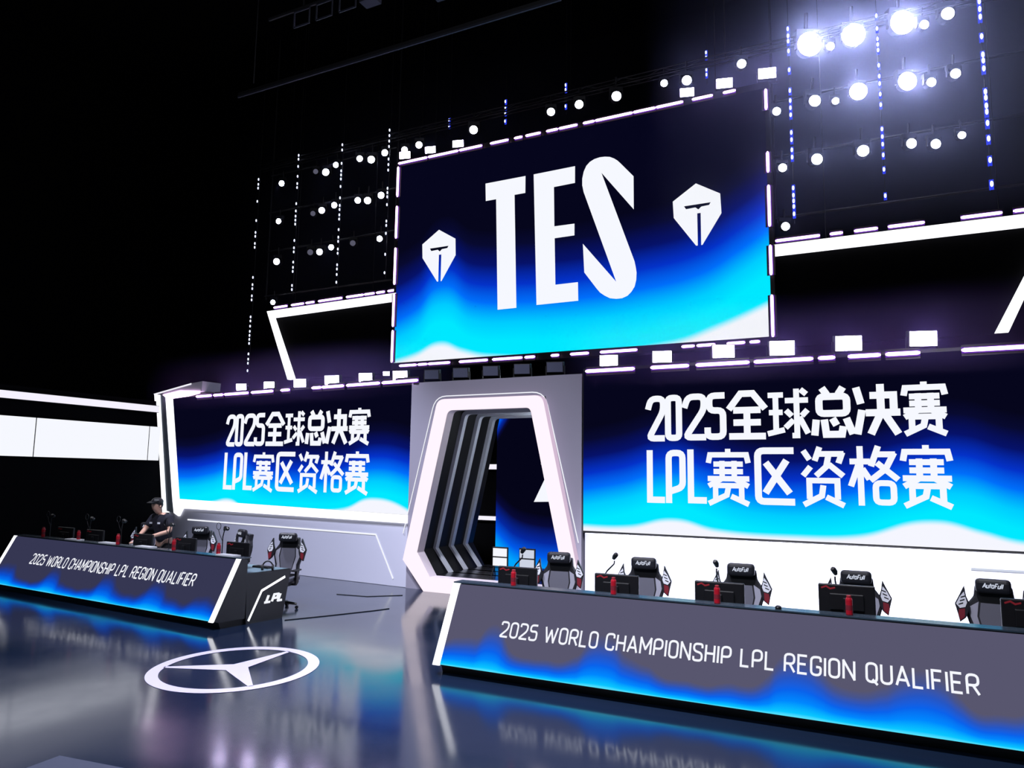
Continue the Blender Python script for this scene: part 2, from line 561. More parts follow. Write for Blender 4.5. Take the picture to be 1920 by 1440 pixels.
# the heavy display characters of the two lower screens, as strokes in a unit box
SAI = [[(.5, 1.0), (.5, .9)], [(.04, .74), (.08, .89), (.92, .89), (.96, .74)], [(.16, .72), (.84, .72)], [(.16, .585), (.84, .585)],
       [(.02, .455), (.98, .455)], [(.36, .78), (.36, .455)], [(.64, .78), (.64, .455)], [(.34, .45), (.04, .32)], [(.66, .45), (.96, .32)],
       [(.2, .08), (.2, .33), (.8, .33), (.8, .08)], [(.5, .3), (.46, .16), (.04, .0)], [(.56, .14), (.96, .0)]]
HAN = {
    'quan': [[(.02, .62), (.34, .95), (.66, .95), (.98, .62)], [(.14, .6), (.86, .6)], [(.14, .34), (.86, .34)], [(.02, .05), (.98, .05)], [(.5, .6), (.5, .05)]],
    'qiu': [[(.02, .88), (.4, .88)], [(.04, .52), (.38, .52)], [(.0, .08), (.42, .16)], [(.21, .88), (.21, .13)],
            [(.44, .76), (1.0, .76)], [(.72, 1.0), (.72, .04), (.6, .04)], [(.82, .98), (.96, .88)], [(.46, .56), (.6, .44)], [(.44, .2), (.64, .36)],
            [(.98, .56), (.84, .44)], [(.78, .42), (.98, .08)]],
    'zong': [[(.24, .98), (.36, .84)], [(.76, .98), (.64, .84)], [(.16, .8), (.84, .8), (.84, .46), (.16, .46), (.16, .8)], [(.08, .34), (.03, .02)],
             [(.28, .34), (.32, .04), (.7, .04), (.74, .2)], [(.48, .36), (.58, .22)], [(.82, .36), (.97, .04)]],
    'jue': [[(.04, .95), (.14, .62)], [(.16, .5), (.04, .02)], [(.34, .78), (.86, .78), (.86, .44)], [(.24, .44), (1.0, .44)], [(.58, 1.0), (.58, .44), (.34, .02)],
            [(.64, .44), (.94, .02)]],
    'sai': SAI,
    'qu': [[(.98, .95), (.08, .95), (.08, .05), (.98, .05)], [(.28, .74), (.86, .2)], [(.8, .78), (.5, .46), (.26, .2)]],
    'zi': [[(.06, .94), (.2, .78)], [(.04, .5), (.22, .66)], [(.44, 1.0), (.32, .76)], [(.42, .88), (.94, .88), (.86, .72)], [(.64, .86), (.58, .66), (.34, .5)],
           [(.64, .7), (.96, .5)], [(.18, .1), (.18, .42), (.82, .42), (.82, .1)], [(.5, .34), (.46, .16), (.04, .0)], [(.56, .14), (.96, .0)]],
    'ge': [[(.02, .74), (.44, .74)], [(.24, 1.0), (.24, .0)], [(.2, .68), (.03, .32)], [(.28, .62), (.42, .44)], [(.62, 1.0), (.46, .66)],
           [(.58, .86), (.92, .86), (.76, .62), (.44, .42)], [(.58, .72), (1.0, .44)], [(.54, .06), (.54, .38), (.9, .38), (.9, .06), (.54, .06)]],
    '2': [[(.06, .7), (.22, .94), (.9, .94), (.9, .66), (.1, .06), (.98, .06)]],
    '0': [[(.1, .06), (.1, .94), (.9, .94), (.9, .06), (.1, .06)]],
    '5': [[(.96, .94), (.16, .94), (.16, .62), (.86, .62), (.86, .06), (.06, .06), (.06, .26)]],
    'L': [[(.14, 1.0), (.14, .06), (.98, .06)]],
    'P': [[(.14, .0), (.14, .94), (.88, .94), (.88, .3), (.2, .22)]],
}
ROW_1 = [('2', -4.24, -3.89), ('0', -3.86, -3.6), ('2', -3.55, -3.12), ('5', -3.12, -2.77), ('quan', -2.73, -2.07), ('qiu', -2.05, -1.37),
         ('zong', -1.3, -0.66), ('jue', -0.64, 0.04), ('sai', 0.07, 0.71)]
ROW_2 = [('L', -4.24, -3.9), ('P', -3.88, -3.53), ('L', -3.47, -3.13), ('sai', -3.13, -2.37), ('qu', -2.29, -1.62), ('zi', -1.52, -0.83),
         ('ge', -0.77, -0.04), ('sai', 0.01, 0.73)]


def title_quads():
    """Both title rows in the metres of the right screen (x across, z up)."""
    qs = []
    for row, z0, z1, dz in ((ROW_1, 3.12, 3.97, 0.08), (ROW_2, 1.97, 2.95, 0.07)):
        for g, x0, x1 in row:
            zz = z0 + (z1 - z0) * 0.0 + dz * ((x0 + x1) / 2 + 4.24) / 4.97
            for st in HAN[g]:
                closed = len(st) > 3 and st[0] == st[-1]
                pts = st[:-1] if closed else st
                p = [(x0 + a * (x1 - x0), zz + b * (z1 - z0)) for a, b in pts]
                thin = 0.096 if g in ('sai', 'zi', 'ge', 'qiu') else 0.118
                if closed:
                    qs += ribbon(round_poly(p, .08, True), thin, True)
                else:
                    if g in ('2', '5', 'P', 'qu'):
                        p = round_poly(p, .1)
                    qs += ribbon(p, thin)
    return qs


# ------------------------------------------------------------------ the setting
structure(MB().box(-26, 15, -8, 22, -0.3, 0.0).build('floor', M['floor']))
structure(MB().box(-26, 15, -8, 22, 17.0, 17.3).build('ceiling', M['black_void']))
structure(MB().box(-26, 15, 22, 22.3, -0.3, 17.3).build('wall_back', M['black_void']))
structure(MB().box(-26.3, -26, -8, 22.3, -0.3, 17.3).build('wall_outer', M['black_void']))
structure(MB().box(15, 15.3, -8, 22.3, -0.3, 17.3).build('wall_right', M['black_void']))
structure(MB().box(-26, 15, -8.3, -8, -0.3, 17.3).build('wall_front', M['black_void']))
structure(MB().prism([(-18.75, -6, 0), (-18.75, 14.52, 0), (-18.75, 14.5, 1.3), (-18.75, 14.05, 4.4), (-18.75, -6, 4.4)], [(-18.5, -6, 0), (-18.5, 14.52, 0), (-18.5, 14.5, 1.3), (-18.5, 14.05, 4.4), (-18.5, -6, 4.4)]).build('wall_left', M['black_void']))

# light bands on the left wall
ys = [(-1.52, 1.54), (1.56, 4.62), (4.64, 7.68), (7.7, 10.75), (10.77, 13.83), (13.85, 14.19)]
pan_lab = {3: 'large glowing white wall panel cut off by the left edge of the picture', 4: 'large glowing white wall panel between two thin seams on the left wall',
           5: 'short glowing white wall panel squeezed against the slanted white posts', 2: 'glowing white wall panel on the left wall, third from the front',
           1: 'glowing white wall panel on the left wall, second from the front', 0: 'glowing white wall panel on the left wall, nearest the front'}
for i, (a, b) in enumerate(ys):
    if i < 3:
        continue
    r = thing('glowing_wall_tile', pan_lab[i], 'light panel', (-18.47, (a + b) / 2, 3.2), 0, 'glowing panels on the left wall')
    h = (b - a) / 2
    MB().box(0.0, 0.05, -h, h, -0.46, 0.48).build('panel_case', M['black'], r)
    MB().box(0.05, 0.06, -h + 0.004, h - 0.004, -0.455, 0.475).build('glow_face', M['panel_led'], r)
r = thing('light_strip', 'long white light strip above the glowing panels on the left wall', 'light strip', (-18.47, 7, 4.17))
MB().box(0.0, 0.05, -7.0, 7.1, -0.1, 0.1).build('strip_case', M['black'], r)
MB().box(0.05, 0.06, -7.0, 7.1, -0.088, 0.088).build('glow_face', M['white_led_soft'], r)

# ------------------------------------------------------------------ right lower screen and its apron
YW = 13.8
XR = 2.6
r = thing('led_screen', 'right lower LED screen with white title over blue glow', 'screen', (-5.55, YW, 0), 0, 'LED screens')
MB().prism([(0, .03, 1.36), (XR + 4.6, .03, 1.36), (XR + 6.2, .03, 4.58), (0, .03, 4.58)], [(0, .3, 1.36), (XR + 4.6, .3, 1.36), (XR + 6.2, .3, 4.58), (0, .3, 4.58)]).build('cabinet', M['black'], r)
MB().poly([(0.01, 0.02, 1.4), (XR + 4.6, 0.02, 1.4), (XR + 6.2, 0.02, 4.52), (0.01, 0.02, 4.52)]).build('led_panel', M['right_picture'], r, flat=True)
tq = title_quads()
m = MB()
for q in tq:
    m.poly([(p.x + 5.55, 0.0, p.y) for p in q])
tag(m.build('lettering', M['letter_led'], r, flat=True), 'white two-row title lettering', None)

r = thing('stage_apron', 'bright white wall panel under the right lower screen', 'stage panel', (-5.55, YW, 0), 0, 'stage aprons')
MB().box(0.05, 7.2 + 1.0, 0, 0.25, 0, 1.36).build('panel', M['apron'], r, bevel=0.01)
m = MB()
for q in ribbon([(6.45, 1.1), (8.0, 1.1)], 0.035):
    m.poly([(p.x, -0.006, p.y) for p in q])
m.build('light_line', M['letter_dim'], r, flat=True)

# ------------------------------------------------------------------ left wing: yawed a little, with a slanted lit frame
ANG = -math.atan(0.09)
LW = thing('led_screen', 'left lower LED screen with white title and slanted white lit frame', 'screen', (-9.66, YW, 0), ANG, 'LED screens')
kx = 1.0 / math.cos(ANG)
MB().prism([(-.01, .03, 1.42), (-8.3, .03, 1.5), (-8.95, .03, 4.6), (-.01, .03, 4.54)], [(-.05, .3, 1.42), (-8.3, .3, 1.5), (-8.95, .3, 4.6), (-.05, .3, 4.54)]).build('cabinet', M['black'], LW)
MB().poly([(-0.01, 0.02, 1.56), (-8.28, 0.02, 1.69), (-8.93, 0.02, 4.55), (-0.01, 0.02, 4.49)]).build('led_panel', M['left_picture'], LW, flat=True)
m = MB()
for q in tq:
    m.poly([((-6.37 + (p.x + 4.24) * (5.17 / 4.97)) * kx, 0.0, 1.99 + (p.y - 1.97 - 0.014 * (p.x + 4.24)) * (2.0 / 2.02)) for p in q])
tag(m.build('lettering', M['letter_led'], LW, flat=True), 'white two-row title lettering', None)
m = MB()   # inner light: up the slanted end and along the foot of the picture
m.prism([(-8.28, -.04, 1.69), (-8.53, -.04, 1.69), (-9.2, -.04, 4.6), (-8.93, -.04, 4.6)], [(-8.28, .05, 1.69), (-8.53, .05, 1.69), (-9.2, .05, 4.6), (-8.93, .05, 4.6)])
m.prism([(0, -.04, 1.38), (-8.05, -.04, 1.44), (-8.3, -.04, 1.69), (0, -.04, 1.555)], [(0, .05, 1.38), (-8.05, .05, 1.44), (-8.3, .05, 1.69), (0, .05, 1.555)])
m.prism([(-8.05, -.04, 1.44), (-8.2, -.04, 1.22), (-8.42, -.04, 1.3), (-8.53, -.04, 1.69), (-8.3, -.04, 1.69)], [(-8.05, .05, 1.44), (-8.2, .05, 1.22), (-8.42, .05, 1.3), (-8.53, .05, 1.69), (-8.3, .05, 1.69)])
tag(m.build('light_frame', M['white_led'], LW), 'white lit inner frame', None)
MB().prism([(-8.42, -.03, 1.3), (-8.75, -.06, 1.35), (-9.46, -.06, 4.66), (-9.2, -.03, 4.6), (-8.53, -.03, 1.69)],
           [(-8.42, .15, 1.3), (-8.75, .15, 1.35), (-9.46, .15, 4.66), (-9.2, .15, 4.6), (-8.53, .15, 1.69)]).build('frame_cheek', M['post_grey'], LW)
MB().prism([(-8.72, -.08, 1.3), (-8.96, -.08, 1.3), (-9.69, -.08, 4.69), (-9.43, -.08, 4.67)],
           [(-8.72, .15, 1.3), (-8.96, .15, 1.3), (-9.69, .15, 4.69), (-9.43, .15, 4.67)]).build('outer_light', M['white_led'], LW)
MB().prism([(-9.69, -.1, 4.69), (-9.2, -.1, 4.62), (-8.4, -.1, 4.6), (-7.45, -.1, 4.66), (-7.43, -.1, 4.94), (-7.92, -.1, 4.91)],
           [(-9.69, .5, 4.69), (-9.2, .5, 4.62), (-8.4, .5, 4.6), (-7.45, .5, 4.66), (-7.43, .5, 4.94), (-7.92, .5, 4.91)]).build('frame_cap', M['chair_white'], LW, bevel=.01)
MB().prism([(-9.69, -.11, 4.69), (-7.92, -.11, 4.91), (-7.92, -.11, 4.87), (-9.6, -.11, 4.66)], [(-9.69, -.1, 4.69), (-7.92, -.1, 4.91), (-7.92, -.1, 4.87), (-9.6, -.1, 4.66)]).build('cap_light', M['white_led_soft'], LW)

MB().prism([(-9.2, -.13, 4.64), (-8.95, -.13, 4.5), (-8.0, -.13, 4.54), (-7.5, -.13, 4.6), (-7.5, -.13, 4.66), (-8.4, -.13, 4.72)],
           [(-9.2, -.1, 4.64), (-8.95, -.1, 4.5), (-8.0, -.1, 4.54), (-7.5, -.1, 4.6), (-7.5, -.1, 4.66), (-8.4, -.1, 4.72)]).build('cap_painted_glow', M['batten_led'], LW)  # wash light falling on the cap, put in as a glowing piece
r = thing('stage_apron', 'lavender grey wall panel with white outline under the left lower screen', 'stage panel', (-9.66, YW, 0), ANG, 'stage aprons')
MB().prism([(0, .02, 0), (-8.6, .02, 0), (-8.75, .02, 1.45), (0, .02, 1.38)], [(0, .25, 0), (-8.6, .25, 0), (-8.75, .25, 1.45), (0, .25, 1.38)]).build('panel', M['apron'], r, bevel=0.01)
m = MB()
for q in ribbon([(-7.85, 1.14), (-0.93, 1.09), (-0.38, 0.16)], 0.035):
    m.poly([(p.x, 0.01, p.y) for p in q])
m.build('light_line', M['letter_led'], r, flat=True)

# ------------------------------------------------------------------ portal
CX = -7.6


def hexa(top_w, top_z, mid_w, mid_z, low_w, low_z, y, rr=0.0):
    p = [(-low_w, low_z), (-mid_w, mid_z), (-top_w, top_z), (top_w, top_z), (mid_w, mid_z), (low_w, low_z)]
    if rr:
        q = []
        for i, a in enumerate(p):
            if i in (2, 3):
                A, B, C = Vector(p[i - 1]), Vector(a), Vector(p[i + 1])
                p1, p2 = B + (A - B).normalized() * rr, B + (C - B).normalized() * rr
                for s in range(6):
                    t = s / 5
                    w = p1 * (1 - t) ** 2 + B * 2 * t * (1 - t) + p2 * t * t
                    q.append((w.x, w.y))
            else:
                q.append(a)
        p = q
    return [(x, y, z) for x, z in p]


def ringpart(o, i, y0, y1, name, mat, parent, rr=0.12):
    m = MB()
    m.ring(hexa(*o, y0, rr), hexa(*i, y0, rr * 0.7), hexa(*o, y1, rr), hexa(*i, y1, rr * 0.7))
    return m.build(name, mat, parent)


r = thing('stage_portal', 'grey stage gate with glowing white six-sided frame', 'gate', (CX, YW, 0))
OUT = (1.24, 4.06, 2.02, 0.62, 1.47, 0.0)
INN = (0.99, 3.82, 1.68, 0.80, 1.34, 0.30)
# grey front panel with a six-sided hole, built as two cheeks, a lintel and the sill
pm = MB()
hl = hexa(*OUT, 0.0)
pw0, pw1, ptop = -2.06, 2.03, 4.48
pm.prism([(pw0, 0, 0), hl[0], hl[1], hl[2], (-1.24, 0, ptop), (pw0, 0, ptop)], [(pw0, .2, 0)] + [(a[0], .2, a[2]) for a in (hl[0], hl[1], hl[2])] + [(-1.24, .2, ptop), (pw0, .2, ptop)])
pm.prism([hl[5], (pw1, 0, 0), (pw1, 0, ptop), (1.24, 0, ptop), hl[3], hl[4]], [(hl[5][0], .2, 0), (pw1, .2, 0), (pw1, .2, ptop), (1.24, .2, ptop), (hl[3][0], .2, hl[3][2]), (hl[4][0], .2, hl[4][2])])
pm.prism([hl[2], hl[3], (1.24, 0, ptop), (-1.24, 0, ptop)], [(hl[2][0], .2, hl[2][2]), (hl[3][0], .2, hl[3][2]), (1.24, .2, ptop), (-1.24, .2, ptop)])
pm.build('panel', M['grey_panel'], r)
ringpart(OUT, INN, -0.2, -0.16, 'light_frame', M['frame_led'], r, 0.16)
ringpart((1.23, 4.05, 2.01, 0.62, 1.46, 0.0), (1.0, 3.83, 1.69, 0.80, 1.35, 0.30), -0.16, 0.12, 'frame_body', pbr('frame_acrylic', (236, 222, 232), 0.35), r, 0.16)
ringpart((1.25, 4.07, 2.03, 0.62, 1.48, 0.0), (1.22, 4.04, 2.0, 0.62, 1.45, 0.02), -0.16, -0.01, 'painted_edge_glow', M['edge_painted_light'], r, 0.16)  # lit look of the frame's outer side, put into a glowing shell
m = MB()
ol = [(p[0] - .1, p[2]) for p in hexa(1.32, 4.15, 2.07, 1.16, 2.07, 1.15, 0, 0.28)][1:-1]
for q in ribbon(ol, 0.022):
    m.poly([(p.x, -0.006, p.y) for p in q])
m.build('outline_light', M['letter_led'], r, flat=True)
tn = MB()
TO, TI = (1.3, 4.1, 2.0, 0.80, 1.66, 0.10), (1.2, 3.91, 1.9, 0.80, 1.52, 0.20)
tn.ring(hexa(*TO, 0.13), hexa(*TI, 0.13), hexa(*TO, 2.6), hexa(*TI, 2.6))
tn.build('tunnel_lining', M['tunnel'], r)
MB().box(-1.5, 1.5, 0.12, 2.6, 0.2, 0.29).build('tunnel_floor', pbr('tunnel_floor_gloss', (24, 24, 30), 0.18), r)
for k in range(1, 4):
    y0 = 0.14 + 0.655 * k
    ringpart((1.2, 3.9, 1.9, 0.80, 1.48, 0.29), (1.12, 3.82, 1.83, 0.80, 1.42, 0.29), y0, y0 + 0.13, 'rib', M['rib'], r, 0.14)

r = thing('led_screen', 'narrow dark blue LED screen with white emblem behind the stage gate', 'screen', (-9.75, 18.0, 0), 0, 'LED screens')
MB().box(0, 4.4, 0.03, 0.3, 0.0, 4.06).build('cabinet', M['black'], r)
MB().poly([(0.0, 0.02, 0.02), (4.4, 0.02, 0.02), (4.4, 0.02, 4.04), (0.0, 0.02, 4.04)]).build('led_panel', M['tunnel_picture'], r, flat=True)
m = MB()
m.poly([(1.14, 0.0, 1.78), (1.46, 0.0, 2.4), (1.6, 0.0, 2.24), (1.53, 0.0, 2.07), (1.68, 0.0, 1.80)])
m.poly([(1.32, 0.0, 2.78), (1.62, 0.0, 2.52), (1.62, 0.0, 2.62)])
m.poly([(1.9, 0.0, 1.80), (1.98, 0.0, 2.05), (1.75, 0.0, 2.24), (2.3, 0.0, 1.8)])
m.build('emblem', M['letter_led'], r, flat=True)
for z0, z1, lb in ((2.63, 2.77, 'upper white light strip in the dark behind the stage gate'), (1.22, 1.33, 'lower white light strip in the dark behind the stage gate')):
    s = thing('light_strip', lb, 'light strip', (-11.4, 18.58, (z0 + z1) / 2))
    MB().box(-2.4, 2.2, 0.0, 0.06, -.08, .08).build('strip_case', M['black'], s)
    h = (z1 - z0) / 2
    MB().box(-2.4, 2.2, -0.01, 0.0, -h, h).build('glow_face', M['white_led_soft'], s)
structure(MB().box(-14.2, -9.0, 18.66, 18.8, 0.0, 4.4).build('wall_backstage', M['black_void']))

# ------------------------------------------------------------------ big screen
YB = 17.1
r = thing('led_screen', 'huge upper LED screen with white team letters and blue glow', 'screen', (-7.55, YB, 0), 0, 'LED screens')
MB().box(-5.17, 5.24, 0.03, 0.35, 5.4, 11.56).build('cabinet', M['black'], r)
MB().poly([(-5.08, 0.02, 5.58), (5.15, 0.02, 5.58), (5.15, 0.02, 11.4), (-5.08, 0.02, 11.4)]).build('led_panel', M['big_picture'], r, flat=True)
Tp = [(-9.74, 10.37), (-8.52, 10.37), (-8.52, 9.9), (-8.84, 9.9), (-8.74, 6.81), (-9.3, 6.81), (-9.4, 9.87), (-9.72, 9.87)]
Ep = [(-8.28, 10.37), (-7.1, 10.38), (-7.1, 9.93), (-7.69, 9.92), (-7.67, 8.86), (-7.11, 8.85), (-7.11, 8.54), (-7.66, 8.54), (-7.63, 7.31), (-7.01, 7.31), (-7.0, 6.83), (-8.16, 6.83)]
Sp = [(-5.54, 8.98), (-5.54, 9.83), (-5.87, 10.22), (-5.95, 10.31), (-6.05, 10.39), (-6.16, 10.45), (-6.29, 10.48), (-6.43, 10.49), (-6.57, 10.47), (-6.69, 10.42),
      (-6.79, 10.33), (-6.86, 10.19), (-6.9, 10.01), (-6.9, 9.83), (-6.86, 9.64), (-6.0, 7.21),
      (-6.88, 8.29), (-6.84, 7.54), (-6.51, 7.09), (-6.42, 6.98), (-6.3, 6.89), (-6.16, 6.81), (-6.0, 6.78), (-5.85, 6.78), (-5.71, 6.83), (-5.61, 6.92), (-5.53, 7.04), (-5.49, 7.2),
      (-5.48, 7.38), (-5.5, 7.52), (-5.53, 7.67), (-6.38, 10.07)]
for pl in (Tp, Ep, Sp):
    MB().poly([(x + 7.55, 0.0, z) for x, z in pl]).build('letter', M['letter_led'], r, flat=True)
for d in (-4.0, 4.0):
    MB().tube([(d, .2, 11.5), (d, .2, 17.0)], .012, 5).build('hanging_cable', M['black'], r)


def team_emblem(parent, cx, cz, s):
    hx = [(0, .74), (.56, .4), (.58, -.08), (.13, -.78), (.1, -.78), (.1, 0.0), (.02, 0.0), (.02, -.78), (-.02, -.78), (-.54, -.03), (-.56, .38)]
    m = MB()
    m.poly([(cx + x * s, 0.0, cz + z * s) for x, z in hx])
    e = m.build('emblem', M['letter_led'], parent, flat=True)
    d = MB()
    d.poly([(cx + x * s, -0.006, cz + z * s) for x, z in [(-.29, .22), (-.24, .14), (-.02, .15), (.05, .09), (.12, .15), (.3, .16), (.34, .22)]])
    d.build('emblem_mark', M['dark_led'], e, flat=True)


team_emblem(r, -3.99 + 7.55 - 0.02, 8.64, 1.0)
team_emblem(r, -11.19 + 7.55 - 0.02, 8.55, 0.98)


# slanted light frames behind the big screen
def wing(lab, pts, bars):
    r = thing('slanted_light_sculpture', lab, 'light frame', (0, YB + 0.05, 0), 0, 'slanted light frames beside the big screen')
    a = [(x, 0.1, z) for x, z in pts]
    MB().prism(a, [(x, 0.2, z) for x, z in pts]).build('backing', M['black_void'], r)
    for b in bars:
        MB().prism([(x, -0.02, z) for x, z in b], [(x, 0.1, z) for x, z in b]).build('light_bar', M['white_led'], r)
    for x in (pts[0][0] * .8 + pts[1][0] * .2, pts[0][0] * .2 + pts[1][0] * .8):
        MB().tube([(x, .15, max(pts[0][1], pts[1][1]) - .06), (x, .15, 17.0)], .01, 5).build('hanging_cable', M['black'], r)
    return r


wing('slanted white light frame right of the big screen', [(-2.3, 7.66), (3.05, 7.66), (1.88, 5.35), (-2.3, 5.35)],
     [[(-2.3, 7.66), (3.05, 7.66), (2.92, 7.42), (-2.3, 7.42)], [(3.05, 7.66), (2.8, 7.42), (1.76, 5.35), (1.99, 5.35)]])
wing('slanted white light frame left of the big screen', [(-12.6, 7.6), (-17.64, 7.52), (-16.5, 5.3), (-12.6, 5.3)],
     [[(-12.6, 7.62), (-17.64, 7.53), (-17.44, 7.31), (-12.6, 7.4)], [(-17.64, 7.53), (-17.36, 7.31), (-16.38, 5.3), (-16.62, 5.3)]])

# ------------------------------------------------------------------ trusses that carry the lamps (near black in the dark)


def truss(lab, x0, x1, y, z, drops, size=0.16):
    r = thing('lighting_truss', lab, 'truss', ((x0 + x1) / 2, y, z), 0, 'dark lighting trusses')
    h = (x1 - x0) / 2
    m = MB()
    for dy in (-size / 2, size / 2):
        for dz in (-size / 2, size / 2):
            m.tube([(-h, dy, dz), (h, dy, dz)], 0.02, 6)
    m.build('chord', M['black'], r)
    m = MB()
    n = max(2, int((x1 - x0) / 0.5))
    for i in range(n):
        a, b = -h + 2 * h * i / n, -h + 2 * h * (i + 1) / n
        s = size / 2 if i % 2 else -size / 2
        m.tube([(a, -size / 2, s), (b, -size / 2, -s)], 0.01, 4)
        m.tube([(a, size / 2, s), (b, size / 2, -s)], 0.01, 4)
    m.build('lacing', M['black'], r)
    for d in drops:
        x = d - (x0 + x1) / 2
        MB().tube([(x, 0, 0), (x, 0, 17.0 - z)], 0.012, 5).build('hanging_cable', M['black'], r)
    return r


truss('long dark truss above the top edge of the big screen', -18.4, 3.2, 17.27, 12.45, (-17.1, -12, -7.3, -3.3, 2.3))


def lamp_rack(lab, x0, x1, zs):
    r = thing('lighting_rack', lab, 'lamp rack', ((x0 + x1) / 2, 17.37, 0), 0, 'dark lamp racks beside the big screen')
    h = (x1 - x0) / 2
    for z in zs:
        MB().tube([(-h, 0, z), (h, 0, z)], .03, 6).build('rail', M['black'], r)
    for x in (-h, h):
        MB().tube([(x, .06, zs[-1] - .1), (x, .06, 17.0)], .03, 6).build('upright', M['black'], r)
    return r


lamp_rack('dark three-rail lamp rack left of the big screen', -18.0, -12.95, (12.16, 10.88, 9.58, 8.1))
lamp_rack('dark three-rail lamp rack right of the big screen', -2.28, 2.9, (12.46, 11.14, 9.8, 8.35))


# ------------------------------------------------------------------ round spotlights
def make_lamp(lens_mat, lr=.112):
    r = thing('moving_head_light', None, 'spotlight', (0, 0, 0))
    m = MB()
    m.box(-.16, .16, -.02, .14, .16, .26)
    for s in (-1, 1):
        m.box(s * .15 - .015, s * .15 + .015, -.03, .06, -.03, .2)
    m.tube([(0, .06, .25), (0, .06, .52)], .03, 8)
    m.build('yoke', M['black'], r)
    b = MB()
    b.tube([(0, .16, 0), (0, .12, 0), (0, -.08, 0), (0, -.1, 0)], [.08, .12, lr + .01, lr + .01], 16)
    hd = b.build('lamp_head', M['black'], r)
    l = MB()
    l.tube([(0, -.1, 0), (0, -.115, 0), (0, -.125, 0)], [lr, lr, lr * .7], 20)
    l.build('lens', lens_mat, hd)
    return r


lamp_src = {'n': make_lamp(M['lamp_led']), 'h': make_lamp(M['lamp_hot'], .17), 'd': make_lamp(M['lamp_dim'])}
lamp_used = {}


def lamp(x, y, z, kind, s, label, group):
    src = lamp_src[kind]
    rot = (math.radians(8), 0, math.radians(20 + 6 * math.sin(x * 3)))
    if kind not in lamp_used:
        lamp_used[kind] = 1
        o = src
        o.location, o.rotation_euler, o.scale = (x, y, z), rot, (s, s, s)
        o['label'] = label
    else:
        o = dup(src, (x, y, z), rot, label, (s, s, s))
    o['group'] = group


LR = [(11.95, [(-17.41, 11.76, 'n', .8), (-16.03, 11.92, 'd', .7), (-15.57, 11.8, 'n', .95), (-15.18, 11.97, 'n', .75), (-14.27, 12.0, 'n', .8), (-13.82, 11.88, 'n', .95), (-13.31, 12.0, 'n', .85)], 'top'),
      (10.6, [(-17.46, 10.5, 'n', .75), (-16.06, 10.55, 'd', .7), (-15.67, 10.58, 'n', .85), (-15.17, 10.67, 'n', .8), (-14.28, 10.68, 'n', .8), (-13.9, 10.61, 'n', .9), (-13.39, 10.69, 'n', .85)], 'second'),
      (9.3, [(-17.44, 9.16, 'n', .9), (-16.09, 9.3, 'd', .8), (-15.68, 9.25, 'n', .85), (-15.22, 9.34, 'n', .75), (-14.42, 9.37, 'd', .75), (-13.39, 9.36, 'n', .75)], 'third')]
for z, row, nm in LR:
    for i, (x, zz, k, s) in enumerate(row):
        lamp(x, 17.3 if k != 'd' else 17.32, zz, k, s, '%sround spotlight left of the big screen, %s in the %s row' % ('dim ' if k == 'd' else 'bright ', from_left(i, len(row)), nm), 'spotlights left of the big screen')
lamp(-17.52, 17.3, 7.84, 'n', .7, 'small round spotlight above the left end of the left light frame', 'spotlights left of the big screen')
RR = [([(-1.47, 12.26, 'h', 1.55), (-1.0, 12.12, 'n', .75), (-0.53, 12.23, 'h', 1.4), (0.4, 12.26, 'h', 1.45), (0.84, 12.12, 'n', .8), (1.28, 12.23, 'n', 1.1)], 'top'),
      ([(-1.39, 10.9, 'n', 1.1), (-0.94, 10.81, 'n', .65), (-0.48, 10.91, 'h', 1.05), (0.45, 10.92, 'h', 1.1), (0.91, 10.8, 'n', .8), (1.36, 10.88, 'n', .85)], 'middle'),
      ([(-1.39, 9.53, 'n', 1.05), (-0.44, 9.54, 'n', 1.05), (0.47, 9.53, 'n', .9), (0.92, 9.43, 'n', .85), (1.41, 9.53, 'n', .65)], 'bottom')]
for row, nm in RR:
    for i, (x, zz, k, s) in enumerate(row):
        lamp(x, 17.3, zz, k, s, 'round spotlight right of the big screen, %s in the %s row' % (from_left(i, len(row)), nm), 'spotlights right of the big screen')
for (x, z), lb in zip(((-2.19, 10.84), (-2.1, 9.47), (-2.08, 8.09)), ('top', 'middle', 'lowest')):
    lamp(x, 17.3, z, 'n', .8, 'round spotlight close against the right edge of the big screen, %s of three' % lb, 'spotlights on the right screen edge')
TP = [(-12.53, 11.9), (-12.03, 11.95), (-10.2, 12.02), (-7.84, 12.03), (-7.02, 12.05), (-6.02, 12.04), (-4.77, 12.1), (-4.22, 12.03), (-2.92, 12.13)]
for i, (x, z) in enumerate(TP):
    lamp(x, 17.2, z, 'n', (.8, .85, 1.0, .9, .95, 1.05, .75, 1.0, .9)[i], 'round spotlight over the top edge of the big screen, %s' % from_left(i, len(TP)), 'spotlights over the big screen')

# ------------------------------------------------------------------ rectangular wash lights
def make_wash(mat, name='wash_light'):
    r = thing(name, None, 'wash light', (0, 0, 0))
    MB().box(-.21, .21, -.02, .14, -.13, .13).build('housing', M['black'], r, bevel=.01)
    MB().box(-.19, .19, -.035, -.02, -.115, .115).build('lens', mat, r)
    m = MB()
    for s in (-1, 1):
        m.box(s * .225 - .012, s * .225 + .012, .02, .06, -.2, .03)
    m.box(-.237, .237, .0, .1, -.2, -.18)
    m.build('bracket', M['black'], r)
    return r


wash_on, wash_off = make_wash(M['wash_led']), make_wash(M['wash_off'])
state = {'on': 0, 'off': 0}


def wash(x, y, z, s, label, group, on=True, rz=0.25):
    src, key = (wash_on, 'on') if on else (wash_off, 'off')
    if not state[key]:
        state[key] = 1
        o = src
        o.location, o.rotation_euler, o.scale = (x, y, z), (math.radians(8), 0, rz), (s, s, s)
        o['label'] = label
    else:
        o = dup(src, (x, y, z), (math.radians(8), 0, rz), label, (s, s, s))
    o['group'] = group


